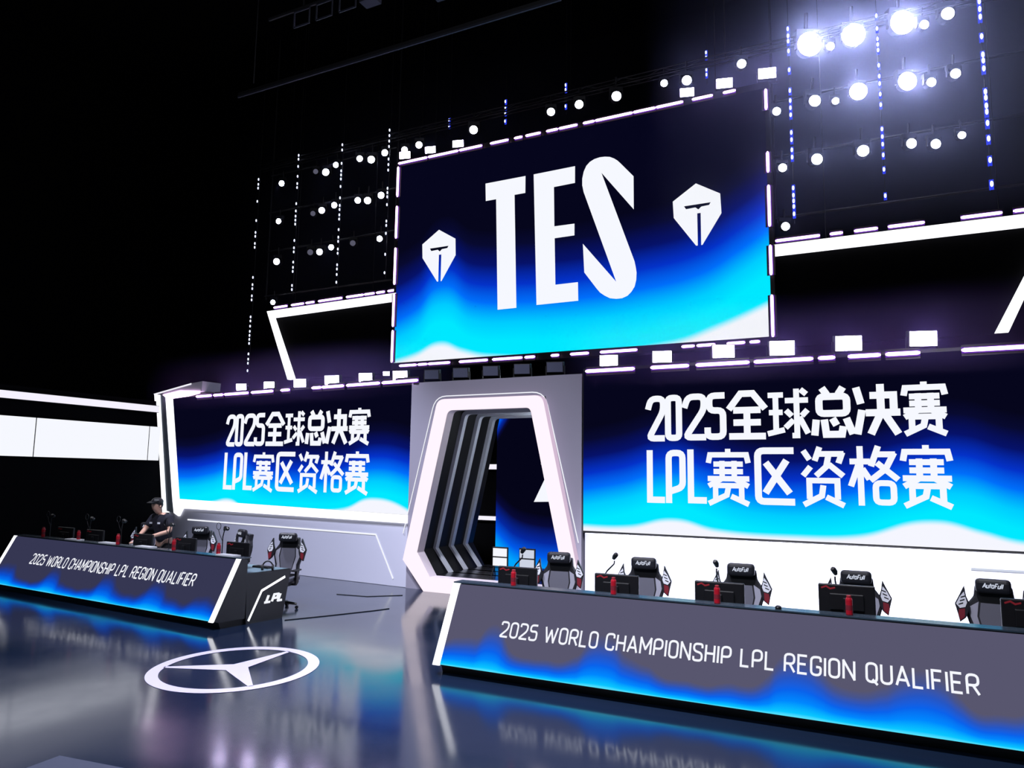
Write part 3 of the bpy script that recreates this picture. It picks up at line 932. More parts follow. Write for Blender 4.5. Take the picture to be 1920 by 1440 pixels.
LB = [(-15.58, 4.71), (-14.48, 4.70), (-13.33, 4.69), (-12.21, 4.70), (-11.11, 4.70), (-10.05, 4.68)]
for i, (x, z) in enumerate(LB):
    wash(x, YW + 0.09 * (-9.66 - x) + 0.06, z, (.75, .75, .85, .95, .85, .9)[i], 'glowing rectangular wash light on top of the left lower screen, %s' % from_left(i, 6), 'wash lights on the left lower screen')
wash(-10.51, 13.98, 4.66 + .1, .4, 'small square wash light just above the left lower screen row', 'wash lights on the left lower screen')
RB = [(-5.02, 4.66), (-3.95, 4.67), (-2.8, 4.7), (-1.78, 4.69), (-0.7, 4.70), (0.42, 4.70)]
for i, (x, z) in enumerate(RB):
    wash(x, YW + 0.06, z + .06, (.9, .92, 1.0, 1.08, 1.08, 1.05)[i], 'glowing rectangular wash light on top of the right lower screen, %s' % from_left(i, 6), 'wash lights on the right lower screen')
SB = [(-12.5, 11.62), (-11.61, 11.67), (-10.68, 11.69), (-4.2, 11.82), (-3.31, 11.81), (-2.34, 11.8)]
for i, (x, z) in enumerate(SB):
    wash(x, 17.16, 11.57 + .19 * (.85, .8, .8, .85, .95, 1.0)[i], (.85, .8, .8, .85, .95, 1.0)[i], 'glowing rectangular wash light on the top edge of the big screen, %s' % from_left(i, 6), 'wash lights on the big screen')
for i, x in enumerate((-9.2, -8.45, -7.7, -6.95, -6.2)):
    wash(x, 13.9, 4.66, .85, 'unlit grey wash light above the stage gate, %s' % from_left(i, 5), 'unlit wash lights over the gate', on=False)

# ------------------------------------------------------------------ pink-white LED battens
def batten(x0, x1, y, z0, z1, label, group):
    """Runs from (x0, z0) to (x1, z1) in the plane y."""
    L = math.hypot(x1 - x0, z1 - z0)
    ry = -math.atan2(z1 - z0, x1 - x0)
    r = thing('led_batten', label, 'LED batten', ((x0 + x1) / 2, y, (z0 + z1) / 2), 0, group)
    r.rotation_euler = (0, ry, 0)
    h = L / 2
    MB().box(-h, h, 0.0, 0.025, -.09, .09).build('housing', M['black'], r)
    MB().box(-h, h, -0.006, 0.0, -.05, .05).build('glow_face', M['batten_fringe'], r)  # purple fringe of the LED line's light, painted as a glowing strip
    m = MB()
    m.tube([(-h, -.03, 0), (-h + .04, -.03, 0), (h - .04, -.03, 0), (h, -.03, 0)], [.016, .032, .032, .016], 8)
    m.build('led_line', M['batten_led'], r)
    return r


TOPB = [(-12.67, -11.67), (-11.63, -10.63), (-10.59, -9.86), (-9.6, -9.04), (-8.86, -8.62), (-8.52, -8.08), (-7.91, -7.58), (-7.55, -7.03), (-6.87, -6.56),
        (-6.54, -5.55), (-5.53, -4.96), (-4.95, -4.28), (-4.06, -3.57), (-3.33, -3.04)]
for i, (a, b) in enumerate(TOPB):
    batten(a, b, 17.105, 11.48, 11.48, 'pinkish LED batten along the top edge of the big screen, %s' % from_left(i, len(TOPB)), 'battens on the top edge of the big screen')
BOTB = [(-12.4, -11.82), (-11.78, -11.47), (-11.44, -10.73), (-10.44, -9.56), (-9.42, -8.54), (-8.47, -8.18), (-7.73, -7.51), (-7.2, -6.71), (-6.41, -5.47), (-4.4, -4.1),
        (-4.05, -3.63), (-3.37, -2.97), (-2.87, -2.65)]
for i, (a, b) in enumerate(BOTB):
    batten(a, b, 17.105, 5.48, 5.48, 'pinkish LED batten along the bottom edge of the big screen, %s' % from_left(i, len(BOTB)), 'battens on the bottom edge of the big screen')
for nm, x, segs in (('left', -12.67, [(11.38, 10.47), (10.19, 9.22), (8.94, 7.85), (7.59, 6.62), (6.52, 5.59)]), ('right', -2.37, [(11.35, 10.85), (9.84, 9.35), (9.05, 8.08), (7.65, 6.96), (6.51, 5.56)])):
    for i, (a, b) in enumerate(segs):
        batten(x, x + .001, 17.105, b, a, 'upright pinkish LED batten on the %s edge of the big screen, %s' % (nm, ('topmost', 'second from the top', 'third from the top', 'fourth from the top', 'lowest')[i]),
               'battens on the %s edge of the big screen' % nm)
LOWL = [(-17.4, -16.73), (-16.64, -16.24), (-16.18, -15.2), (-15.08, -14.24), (-13.94, -13.62), (-12.82, -12.5), (-12.47, -11.74), (-11.65, -10.6), (-10.53, -9.47)]
for i, (a, b) in enumerate(LOWL):
    c = (a + b) / 2
    o = batten(a, b, YW + .09 * (-9.66 - c) + .004, 4.53, 4.53, 'pinkish LED batten along the top of the left lower screen, %s' % from_left(i, len(LOWL)), 'battens on the left lower screen')
    o.rotation_euler = (0, 0, ANG)
LOWR = [(-5.48, -4.47), (-4.15, -3.42), (-3.29, -2.33), (-2.25, -1.26), (-1.18, -0.91), (-0.71, -0.21), (-0.14, 0.37), (0.95, 1.9)]
for i, (a, b) in enumerate(LOWR):
    batten(a, b, YW + .005, 4.52, 4.52, 'pinkish LED batten along the top of the right lower screen, %s' % from_left(i, len(LOWR)), 'battens on the right lower screen')
UR = [(-2.27, -1.34), (-1.14, -0.88), (-0.66, -0.2), (-0.01, 0.67), (1.31, 2.02), (2.2, 2.8)]
for i, (a, b) in enumerate(UR):
    batten(a, b, YB + .08, 7.75, 7.75, 'pinkish LED batten on top of the right light frame, %s' % from_left(i, len(UR)), 'battens on the right light frame')
UL = [(-17.37, -16.81), (-16.64, -16.13), (-16.05, -15.71), (-15.55, -14.63), (-14.47, -13.83), (-13.8, -13.43), (-13.36, -13.06), (-12.95, -12.7)]
for i, (a, b) in enumerate(UL):
    batten(a, b, YB + .08, 7.62 + .0179 * (a + 17.64), 7.62 + .0179 * (b + 17.64), 'pinkish LED batten on top of the left light frame, %s' % from_left(i, len(UL)), 'battens on the left light frame')

# ------------------------------------------------------------------ hanging strings of LED pixels
px_m, pb_m = MB(), MB()
px_m.lathe([(.01, -.04), (.02, -.02), (.02, .02), (.01, .04)], 8)
pixel_src = px_m.build('led_pixel', M['pixel_white'])
pb_m.box(-.028, .028, .03, .05, -.075, .075)
back_src = pb_m.build('pixel_painted_halo', M['pixel_blue_halo'])  # blue halo around each pixel, imitated by a glowing plate behind it


def led_string(x, y, z_top, runs, label, s=1.0, blue=False):
    r = thing('led_string', label, 'LED string', (x, y, z_top), 0, 'hanging strings of LED pixels')
    zb = min(a for a, b in runs)
    MB().tube([(0, .06, 17.0 - z_top), (0, .06, zb - z_top - .1)], .008, 5).build('cable', M['black'], r)
    for a, b in runs:
        z = b
        while z >= a:
            o = pixel_src.copy()
            COL.objects.link(o)
            o.parent = r
            o.location = (0, 0, z - z_top)
            o.scale = (s, s, s)
            if blue:
                g = back_src.copy()
                COL.objects.link(g)
                g.parent = o
            z -= random.choice((.13, .17, .24))


led_string(-18.3, 17.1, 12.0, [(11.6, 12.0), (11.2, 11.25), (10.5, 10.6), (9.6, 10.2), (7.9, 8.7), (6.5, 7.4), (5.65, 6.2)], 'string of white LED pixels hanging at the far left, leftmost of all')
led_string(-16.6, 17.1, 12.5, [(12.1, 12.5), (11.3, 11.8), (10.2, 10.9), (9.2, 9.7), (8.5, 9.0), (8.05, 8.25)], 'string of white LED pixels left of the big screen, second from the left')
led_string(-14.83, 17.1, 12.5, [(12.2, 12.5), (11.0, 11.9), (10.0, 10.8), (8.9, 9.8), (8.0, 8.7)], 'string of white LED pixels left of the big screen, third from the left')
led_string(-13.05, 17.1, 12.6, [(11.9, 12.6), (11.2, 11.7), (10.2, 10.8), (9.3, 9.8), (8.7, 8.8), (8.2, 8.25)], 'string of white LED pixels close to the left edge of the big screen')
led_string(-11.23, 17.5, 12.7, [(12.35, 12.7)], 'short string of LED pixels over the left end of the big screen', 1.0, True)
led_string(-9.38, 17.5, 12.85, [(12.2, 12.85)], 'blue tinted short LED string over the letter T of the big screen', 1.0, True)
led_string(-7.55, 17.5, 12.9, [(12.75, 12.9), (12.2, 12.3)], 'short broken LED string over the middle of the big screen', 1.0, True)
led_string(-3.8, 17.5, 12.85, [(12.6, 12.85), (12.15, 12.4)], 'short string of LED pixels over the right end of the big screen', 1.0, True)
led_string(-1.85, 17.1, 12.7, [(12.1, 12.7), (11.6, 11.7), (10.4, 11.2), (9.4, 10.2), (8.2, 8.9)], 'string of blue-white LED pixels just right of the big screen', 1.2, True)
led_string(-0.03, 17.1, 12.5, [(12.4, 12.5), (11.6, 12.2), (11.3, 11.35), (10.3, 11.1), (9.3, 9.9), (8.9, 9.0), (8.4, 8.42)], 'string of LED pixels between the spotlights right of the big screen', 1.1, True)
led_string(1.87, 17.1, 12.4, [(11.9, 12.4), (11.4, 11.5), (10.7, 11.1), (9.6, 10.3), (9.2, 9.3), (8.8, 8.85), (8.3, 8.35)], 'string of blue LED pixels nearest the right edge of the picture', 1.4, True)
bpy.data.objects.remove(pixel_src)
bpy.data.objects.remove(back_src)

# ------------------------------------------------------------------ player desks
TABLE_Z = 0.80


def desk(label, loc, rotz, s, L, picture, tx0, tx1, ttop, tbase, letter):
    r = thing('player_desk', label, 'desk', loc, rotz, 'long player desks')
    X = lambda u: s * u

    def ext(prof, u0, u1):
        return [(X(u0), y, z) for y, z in prof], [(X(u1), y, z) for y, z in prof]
    MB().prism(*ext([(.17, 0), (.62, 0), (.62, .12), (.12, .12)], 0.04, L - .04)).build('plinth', M['black'], r)
    shell = [(.015, .13), (.1, .1), (.58, .1), (.58, 1.03), (.47, 1.05), (.45, 1.04)]
    MB().prism(*ext([(y + .012, z) for y, z in shell], 0.0, L)).build('front_housing', M['desk'], r)
    f = lambda u, z, off=0.0: (X(u), (z - .12) * .489 + off, z)
    led = MB().poly([f(.1, .13), f(L - .1, .13), f(L - .1, 1.035), f(.1, 1.035)]).build('led_panel', picture, r, flat=True)
    m = MB()
    x0 = tx0
    for q in line_of_text('2025 WORLD CHAMPIONSHIP LPL REGION QUALIFIER', tx1 - tx0, ttop - tbase, 0.02 * (ttop - tbase) / .145):
        m.poly([(x0 + p.x, (tbase + p.y - .12) * .489 - .008, tbase + p.y) for p in q])
    m.build('lettering', letter, r, flat=True)
    for u0, u1 in ((0.0, .1), (L - .1, L)):
        MB().prism([f(u0, .12, -.012), f(u1, .12, -.012), f(u1, 1.045, -.012), f(u0, 1.045, -.012)],
                   [f(u0, .12, .012), f(u1, .12, .012), f(u1, 1.045, .012), f(u0, 1.045, .012)]).build('edge_light', M['white_led'], r)
    MB().box(min(X(.0), X(L)), max(X(.0), X(L)), .45, .66, 1.045, 1.06).build('ledge', M['ledge'], r)
    MB().box(min(X(.02), X(L - .02)), max(X(.02), X(L - .02)), .58, 1.5, TABLE_Z - .04, TABLE_Z).build('tabletop', M['desk_top'], r)
    for u in (0.0, L - .06):
        MB().prism(*ext([(.62, 0), (1.36, 0), (1.5, TABLE_Z), (.58, TABLE_Z)], u, u + .06)).build('end_panel', M['desk'], r)
        side = -1 if u == 0 else 1
        ex = X(u if u == 0 else u + .06) - s * .004 * (1 if u == 0 else -1)
        m = MB()
        for q in ribbon([(.66, .05), (.9, .5), (1.38, .68)], .04):
            m.poly([(ex, p.x, p.y) for p in q])
        m.build('accent_light', M['white_led'], r, flat=True)
        m = MB()
        logo = ([[(0, 1), (0, 0), (.55, 0)], [(.75, 0), (.75, 1), (1.3, 1), (1.3, .45), (.75, .45)], [(1.55, 1), (1.55, 0), (2.1, 0)], [(-.25, 0), (.3, 0)]])
        for st in logo:
            for q in ribbon([((a + .3 * b), b) for a, b in st], .34):
                m.poly([(ex, 1.0 + p.x * .16 if s * side > 0 or True else 0, .3 + p.y * .11) for p in q])
        m.build('logo', M['letter_led'], r, flat=True)
    for u in (L * .25, L * .5, L * .75):
        MB().prism(*ext([(.62, 0), (1.2, 0), (1.3, TABLE_Z - .04), (.6, TABLE_Z - .04)], u, u + .05)).build('leg_panel', M['desk'], r)
    return r


RD = (-5.2, 8.05, 0)
desk('right player desk with grey and blue LED front and readable white lettering', RD, 0, 1, 7.35, M['right_desk_picture'], 0.83, 5.74, .665, .51, M['letter_led'])
LANG = -math.atan(.084)
LDK = (-9.52, 8.5, 0)
desk('left player desk with darker LED front, angled towards the far wall', LDK, LANG, -1, 7.3, M['left_desk_picture'], -6.1, -.87, .75, .575, M['letter_led'])


def seat_pos(side, u, v, z=0.0):
    if side == 'r':
        return (RD[0] + u, RD[1] + v, z)
    c, s_ = math.cos(LANG), math.sin(LANG)
    return (LDK[0] - u * c - v * s_, LDK[1] - u * s_ + v * c, z)


# ------------------------------------------------------------------ monitor
def make_monitor():
    r = thing('monitor', None, 'monitor', (0, 0, 0))
    MB().box(-.28, .28, -.03, .012, .11, .435).build('back_shell', M['plastic'], r, bevel=.012)
    MB().box(-.275, .275, .012, .017, .115, .43).build('display', M['black'], r)
    b = MB()
    b.box(-.17, .17, -.05, -.03, .17, .34)
    b.build('rear_cover', M['plastic'], r, bevel=.01)
    m = MB()
    for q in ribbon([(-.25, .39), (-.2, .41), (-.16, .385), (-.11, .4)], .018):
        m.poly([(p.x, -.0315, p.y) for p in q])
    m.poly([(.0, -.0515, .245), (.02, -.0515, .245), (.02, -.0515, .262), (.0, -.0515, .262)])
    tag(m.build('logo', M['red_logo'], r, flat=True), 'small red logo', None)
    m = MB()
    m.box(-.035, .035, -.075, -.05, .0, .3)
    m.build('stand', M['plastic'], r, bevel=.008)
    MB().box(-.13, .13, -.15, .05, .0, .014).build('stand_base', M['plastic'], r, bevel=.005)
    return r


# ------------------------------------------------------------------ gaming chair
def make_chair():
    r = thing('gaming_chair', None, 'chair', (0, 0, 0))
    MB().box(-.27, .27, -.27, .24, .42, .53).build('seat', M['leather'], r, bevel=.04)
    for s in (-1, 1):
        b = MB().prism([(s * .2, -.26, .5), (s * .3, -.26, .5), (s * .3, -.26, .57), (s * .22, -.26, .58)], [(s * .2, .2, .5), (s * .3, .2, .5), (s * .3, .2, .57), (s * .22, .2, .58)])
        b.build('seat_bolster', M['leather_grey'], r, bevel=.015)
    y = lambda z: .2 + (z - .5) * .16
    prof = [(.21, .5), (.24, .62), (.235, .75), (.29, .93), (.275, 1.02), (.2, 1.12), (.185, 1.24)]
    outl = [(x, z) for x, z in prof] + [(-x, z) for x, z in reversed(prof)]
    MB().prism([(x, y(z), z) for x, z in outl], [(x * .94, y(z) + .1, z) for x, z in outl]).build('backrest', M['leather'], r, bevel=.018)
    for s in (-1, 1):
        pl = [(s * .1, .6), (s * .2, .6), (s * .19, .76), (s * .25, .93), (s * .24, 1.0), (s * .15, 1.06), (s * .17, .9)]
        MB().prism([(x, y(z) - .012, z) for x, z in pl], [(x, y(z) + .01, z) for x, z in pl]).build('back_inset', M['inset'], r)
    MB().prism([(x, y(z) - .01, z) for x, z in [(-.08, .56), (.08, .56), (.15, .9), (.13, 1.05), (-.13, 1.05), (-.15, .9)]], [(x, y(z) + .01, z) for x, z in [(-.08, .56), (.08, .56), (.15, .9), (.13, 1.05), (-.13, 1.05), (-.15, .9)]]).build('back_centre', M['leather_grey'], r)
    hp = MB().box(-.175, .175, .19, .30, 1.17, 1.33).build('headrest_pillow', M['leather'], r, bevel=.045, segs=3)
    m = MB()
    m_ = [('A', 0.0), ('u', 1), ('t', 2), ('o', 3), ('F', 4), ('u', 5), ('l', 6), ('l', 7)]
    st = [[(0, 0), (.35, 1), (.7, 0)], [(.12, .35), (.6, .35)], [(.85, .7), (.85, 0), (1.3, 0), (1.3, .7)], [(1.62, 1), (1.62, 0)], [(1.45, .7), (1.85, .7)],
          [(2.0, 0), (2.0, .7), (2.45, .7), (2.45, 0), (2.0, 0)], [(3.25, 1), (2.75, 1), (2.75, 0)], [(2.75, .5), (3.1, .5)],
          [(3.4, .7), (3.4, 0), (3.85, 0), (3.85, .7)], [(4.1, 1), (4.1, 0)], [(4.4, 1), (4.4, 0)]]
    for s_ in st:
        for q in ribbon([(a + .25 * b, b) for a, b in s_], .2):
            m.poly([(-.1 + p.x * .043, .187, 1.235 + p.y * .048) for p in q])
    m.build('logo', M['letter_dim'], hp, flat=True)
    for s in (-1, 1):
        w = [(.235, 1.02), (.27, 1.12), (.285, 1.235), (.335, 1.13), (.385, 1.03), (.36, .93), (.34, .83), (.28, .88), (.25, .95)]
        wg = MB().prism([(s * x, .15 + .16 * (z - .5) * .6, z) for x, z in w], [(s * x, .2 + .16 * (z - .5) * .6, z) for x, z in w]).build('side_wing', M['leather'], r, bevel=.006)
        yy = lambda z: .144 + .16 * (z - .5) * .6
        MB().poly([(s * x, yy(z), z) for x, z in [(.262, 1.05), (.288, 1.17), (.33, 1.115), (.372, 1.03), (.335, .985), (.28, 1.0)]]).build('white_panel', M['chair_white'], wg, flat=True)
        k = MB()
        for a, b in ((1.13, .295), (1.09, .305), (1.05, .32)):
            k.poly([(s * (b - .02), yy(a) - .003, a), (s * (b + .028), yy(a) - .003, a - .02), (s * (b + .028), yy(a) - .003, a - .034), (s * (b - .02), yy(a) - .003, a - .014)])
        k.build('panel_print', M['plastic'], wg, flat=True)
        MB().poly([(s * x, yy(z), z) for x, z in [(.285, .985), (.345, .97), (.352, .92), (.335, .85), (.29, .89)]]).build('red_panel', M['chair_red'], wg, flat=True)
        a = MB()
        a.box(s * .33 - .04, s * .33 + .04, -.17, .1, .68, .71)
        ar = a.build('armrest', M['plastic'], r, bevel=.012)
        MB().box(s * .33 - .02, s * .33 + .02, -.06, .0, .45, .68).box(min(s * .2, s * .34), max(s * .2, s * .34), -.06, .0, .43, .46).build('armrest_post', M['plastic'], ar)
    MB().tube([(0, 0, .1), (0, 0, .25), (0, 0, .42)], [.045, .045, .03], 12).build('gas_lift', M['plastic'], r)
    m = MB()
    for k in range(5):
        a = 2 * PI * k / 5 + .3
        m.tube([(0, 0, .12), (.17 * math.cos(a), .17 * math.sin(a), .11), (.32 * math.cos(a), .32 * math.sin(a), .085)], [.04, .03, .022], 6)
    m.build('star_base', M['plastic'], r)
    for k in range(5):
        a = 2 * PI * k / 5 + .3
        cx, cy = .32 * math.cos(a), .32 * math.sin(a)
        MB().tube([(cx - .025 * math.sin(a), cy + .025 * math.cos(a), .03), (cx + .025 * math.sin(a), cy - .025 * math.cos(a), .03)], .03, 10).build('caster', M['plastic'], r)
    return r


def make_bottle():
    r = thing('drink_bottle', None, 'bottle', (0, 0, 0))
    MB().lathe([(.03, 0), (.034, .006), (.034, .15), (.03, .165), (.022, .172)], 16).build('body', M['red'], r, smooth=False)
    MB().lathe([(.022, .172), (.023, .174), (.023, .192), (.018, .196)], 16).build('cap', M['red_logo'], r)
    MB().lathe([(.0345, .05), (.0345, .1)], 16).build('label_band', M['chair_red'], r)
    return r


def make_mic(kind):
    r = thing('desk_microphone', None, 'microphone', (0, 0, 0))
    MB().lathe([(.055, 0), (.055, .012), (.02, .022), (.012, .03)], 14).build('mic_base', M['plastic'], r)
    if kind == 'boom':
        MB().tube([(0, 0, .02), (0, 0, .42), (.02, -.01, .45), (.11, -.03, .54), (.115, -.03, .58)], [.009, .009, .01, .009, .009], 8).build('boom_arm', M['plastic'], r)
        MB().tube([(.10, -.02, .6), (.115, -.03, .63), (.14, -.05, .66), (.15, -.055, .67)], [.02, .03, .03, .02], 10).build('mic_head', M['plastic'], r)
    else:
        MB().tube([(0, 0, .02), (0, 0, .5), (.06, -.02, .62)], .009, 8).build('boom_arm', M['plastic'], r)
        MB().tube([(.05, -.015, .62), (.08, -.02, .66), (.17, -.04, .65), (.19, -.04, .64)], [.02, .035, .035, .02], 10).build('mic_head', M['plastic'], r)
        a = MB().tube([(0, 0, .42), (-.09, .0, .54), (-.13, 0, .62)], .006, 6).build('filter_arm', M['plastic'], r)
        m = MB()
        m.tube([(-.13 + .06 * math.cos(t * PI / 8), 0, .68 + .06 * math.sin(t * PI / 8)) for t in range(17)], .005, 5)
        m.build('pop_filter', M['plastic'], a)
    return r


src = {}


def place(kind, maker, loc, rz, label, group):
    if kind not in src:
        o = src[kind] = maker()
        o.location, o.rotation_euler = loc, (0, 0, rz)
        o['label'] = label
    else:
        o = dup(src[kind], loc, (0, 0, rz), label)
    o['group'] = group
    return o


R_U = [(.65, 'leftmost, beside the stage gate'), (2.02, 'second from the left'), (3.27, 'third from the left'), (4.62, 'fourth from the left'), (6.3, 'rightmost, cut by the picture edge')]
for i, (u, w) in enumerate(R_U):
    place('monitor', make_monitor, seat_pos('r', u, 1.0, TABLE_Z + (0, 0, 0, .07, .05)[i]), 0.05, 'black monitor seen from behind on the right desk, %s' % w, 'monitors on the right desk')
    place('chair', make_chair, seat_pos('r', (.73, 2.0, 3.3, 4.66, 6.05)[i], 2.0), (.15, .1, .06, .02, -.1)[i], 'black gaming chair with red-white wings at right desk, %s' % w, 'gaming chairs at the right desk')
    bu = (.82, 2.14, 3.34, 4.67, 6.25)[i]
    place('bottle', make_bottle, seat_pos('r', bu, .54, 1.06), 0, 'red drink bottle on the right desk, %s' % w, 'red bottles on the right desk')
    place('mic', lambda: make_mic('boom'), seat_pos('r', (.52, 1.82, 3.22, 4.52, 6.6)[i], 1.15, TABLE_Z), (.3, .2, -1.2, -1.4, -.4)[i], 'thin black boom microphone rising behind the right desk, %s' % w, 'microphones on the right desk')
L_U = [(.76, 'rightmost, next to the lit end panel'), (2.22, 'second from the right'), (3.54, 'third from the right'), (5.2, 'fourth from the right'), (6.32, 'leftmost')]
for i, (u, w) in enumerate(L_U):
    place('monitor', make_monitor, seat_pos('l', u, 1.0, TABLE_Z), LANG + .05, 'black monitor on the left desk, %s' % w, 'monitors on the left desk')
    place('bottle', make_bottle, seat_pos('l', (.7, 1.92, 3.64, 5.0, 6.34)[i], .55, 1.06), 0, 'red drink bottle on the left desk, %s' % w, 'red bottles on the left desk')
    place('fork_mic', lambda: make_mic('fork'), seat_pos('l', (1.2, 2.75, 4.3, 5.44, 6.98)[i], 1.0, TABLE_Z), LANG, 'forked black microphone stand on the left desk, %s' % w, 'microphones on the left desk')
place('chair', make_chair, seat_pos('l', .72, 1.9), .3, 'gaming chair standing free at the open end of the left desk', 'gaming chairs at the left desk')
place('chair', make_chair, seat_pos('l', 2.25, 1.95), -.45, 'gaming chair turned sideways behind the end monitor of the left desk', 'gaming chairs at the left desk')
place('chair', make_chair, seat_pos('l', 3.36, 1.95), .35, 'gaming chair at the left desk, just right of the standing person', 'gaming chairs at the left desk')
place('chair', make_chair, seat_pos('l', 5.15, 1.95), .35, 'gaming chair at the left desk, just left of the standing person', 'gaming chairs at the left desk')

# small things on the desks
for i, (u, w) in enumerate(((.45, 'at its right end'), (2.75, 'below the standing person'), (3.95, 'left of the standing person'), (5.15, 'near its left end'))):
    r = thing('white_tray', 'flat white tray on the ledge of the left desk, %s' % w, 'tray', seat_pos('l', u, .53, 1.06), LANG, 'white trays on the left desk')
    MB().box(-.22, .22, -.05, .1, 0, .022).build('tray', M['white'], r)
r = thing('headset', 'black headset lying on the open end of the left desk', 'headset', seat_pos('l', .12, 1.1, TABLE_Z), .6)
m = MB()
m.tube([(-.085 * math.cos(t * PI / 10), 0, .05 + .1 * math.sin(t * PI / 10)) for t in range(11)], .012, 8)
m.build('headband', M['plastic'], r)
for s in (-1, 1):
    MB().tube([(s * .07, 0, .048), (s * .1, 0, .048)], .048, 12).build('ear_cup', M['plastic'], r)
r = thing('keyboard', 'dark keyboard on the open end of the left desk', 'keyboard', seat_pos('l', .45, 1.28, TABLE_Z), LANG)
MB().box(-.2, .2, -.07, .07, 0, .025).build('keyboard_case', M['plastic'], r, bevel=.005)
m = MB()
for a in range(13):
    for b in range(4):
        m.box(-.19 + a * .029, -.19 + a * .029 + .024, -.06 + b * .03, -.06 + b * .03 + .025, .025, .033)
m.build('keys', M['black'], r)
r = thing('computer_mouse', 'small black mouse on the right desk between two monitors', 'mouse', seat_pos('r', 3.98, .6, 1.06), 0)
MB().ball((0, -.06, .012), .035, .055, .025).build('mouse_shell', M['plastic'], r, smooth=True)

# two little white panel stands inside the gate
for i, (x, lb) in enumerate(((-7.79, 'left'), (-7.14, 'right'))):
    r = thing('panel_stand', 'small stand with two white panes just inside the gate, %s one' % lb, 'panel stand', (x, 14.6, .29), 0, 'white panel stands inside the gate')
    MB().box(-.19, .19, .02, .05, .2, .62).build('backing', M['black'], r, bevel=.004)
    for z in (.22, .42):
        MB().box(-.165, .165, .0, .02, z, z + .17).build('pane', M['panel_led'] if i == 0 else M['letter_dim'], r)
    m = MB()
    for s in (-1, 1):
        m.tube([(s * .15, .03, .2), (s * .17, -.06, 0)], .01, 6)
        m.tube([(s * .15, .03, .2), (s * .17, .14, 0)], .01, 6)
    m.build('stand_feet', M['black'], r)

# ------------------------------------------------------------------ emblem on the floor
_ea = math.radians(27.2)


def oval(x, y, z=0):
    """The emblem is a little narrower across than along."""
    a, b = x * math.cos(_ea) + y * math.sin(_ea), -x * math.sin(_ea) + y * math.cos(_ea)
    a *= 0.88
    return (a * math.cos(_ea) - b * math.sin(_ea), a * math.sin(_ea) + b * math.cos(_ea), z)


def arc(r0, r1, n=72):
    m = MB()
    for k in range(n):
        a, b = 2 * PI * k / n, 2 * PI * (k + 1) / n
        m.poly([oval(r0 * math.cos(a), r0 * math.sin(a)), oval(r1 * math.cos(a), r1 * math.sin(a)), oval(r1 * math.cos(b), r1 * math.sin(b)), oval(r0 * math.cos(b), r0 * math.sin(b))])
    return m


em = thing('floor_emblem', 'white ring with a three-pointed star on the glossy floor', 'floor emblem', (-7.5, 7.1, 0.004))
arc(.98, 1.14).build('ring', M['mark_white'], em, flat=True)
m = MB()
for k in range(3):
    a = PI / 2 + k * 2 * PI / 3
    tip = (1.0 * math.cos(a), 1.0 * math.sin(a))
    l, rr_ = (.17 * math.cos(a + PI / 3), .17 * math.sin(a + PI / 3)), (.17 * math.cos(a - PI / 3), .17 * math.sin(a - PI / 3))
    tn_ = (-math.sin(a) * .03, math.cos(a) * .03)
    m.poly([oval(0, 0), oval(*rr_), oval(tip[0] - tn_[0], tip[1] - tn_[1]), oval(tip[0] + tn_[0], tip[1] + tn_[1]), oval(*l)])
m.build('star', M['mark_white'], em, flat=True)

# cables taped to the floor
for pts, lb in (([(-9.2, 9.7, .006), (-8.9, 10.3, .006), (-8.5, 11.2, .006), (-8.4, 11.5, .006)], 'long thin black cable on the floor right of the left desk'),
                ([(-10.3, 12.3, .006), (-9.6, 12.4, .006), (-9.1, 12.9, .006)], 'short thin black cable on the floor before the lavender panel')):
    tag(MB().tube(pts, .008, 6).build('floor_cable', M['black'], None), lb, 'cable', 'floor cables')

# dark flight case in the near left corner
r = thing('flight_case', 'dark case top poking in at the bottom left corner', 'case', (-4.75, 3.2, 0), 0.12)
MB().box(-.36, .6, -.6, .2, 0, .46).build('case_body', M['black'], r, bevel=.01)
MB().box(-.37, .61, -.61, .21, .46, .5).build('case_lid', M['case'], r, bevel=.012)

# roof beam and dim rig high up in the dark
r = thing('roof_beam', 'thin dark roof beam running diagonally through the dark top', 'beam', (-8, 10, 9.85), 0)
MB().box(-3.4, 3.6, -.01, .02, -.02, .02).build('flange', M['truss'], r)
MB().box(-3.4, 3.6, .0, .02, .02, .09).build('web', M['black'], r)
for x in (-3, 3):
    MB().tube([(x, .01, .2), (x, .01, 7.15)], .01, 6).build('hanger', M['black'], r)
r = thing('hanging_rig', 'dim square-framed lighting rig high in the dark above the beam', 'rig', (-8.4, 9, 10.2), 0)
m = MB()
for k in range(3):
    x = -.6 + k * .5
    m.tube([(x, 0, -.12), (x + .34, 0, -.12), (x + .34, 0, .16), (x, 0, .16), (x, 0, -.12)], .018, 5)
m.build('fixture_frame', M['truss'], r)
MB().tube([(-1.2, 0, .2), (3.2, 0, .2)], .03, 6).tube([(-.4, 0, .2), (-.4, 0, 6.8)], .015, 5).tube([(2.6, 0, .2), (2.6, 0, 6.8)], .015, 5).build('pipe', M['black'], r)
m = MB()
m.box(.9, 1.2, -.1, .1, -.15, .12)
m.box(2.3, 2.9, -.1, .1, -.45, -.35)
m.box(2.58, 2.62, -.02, .02, -.36, .2)
m.build('fixture', M['truss'], r)


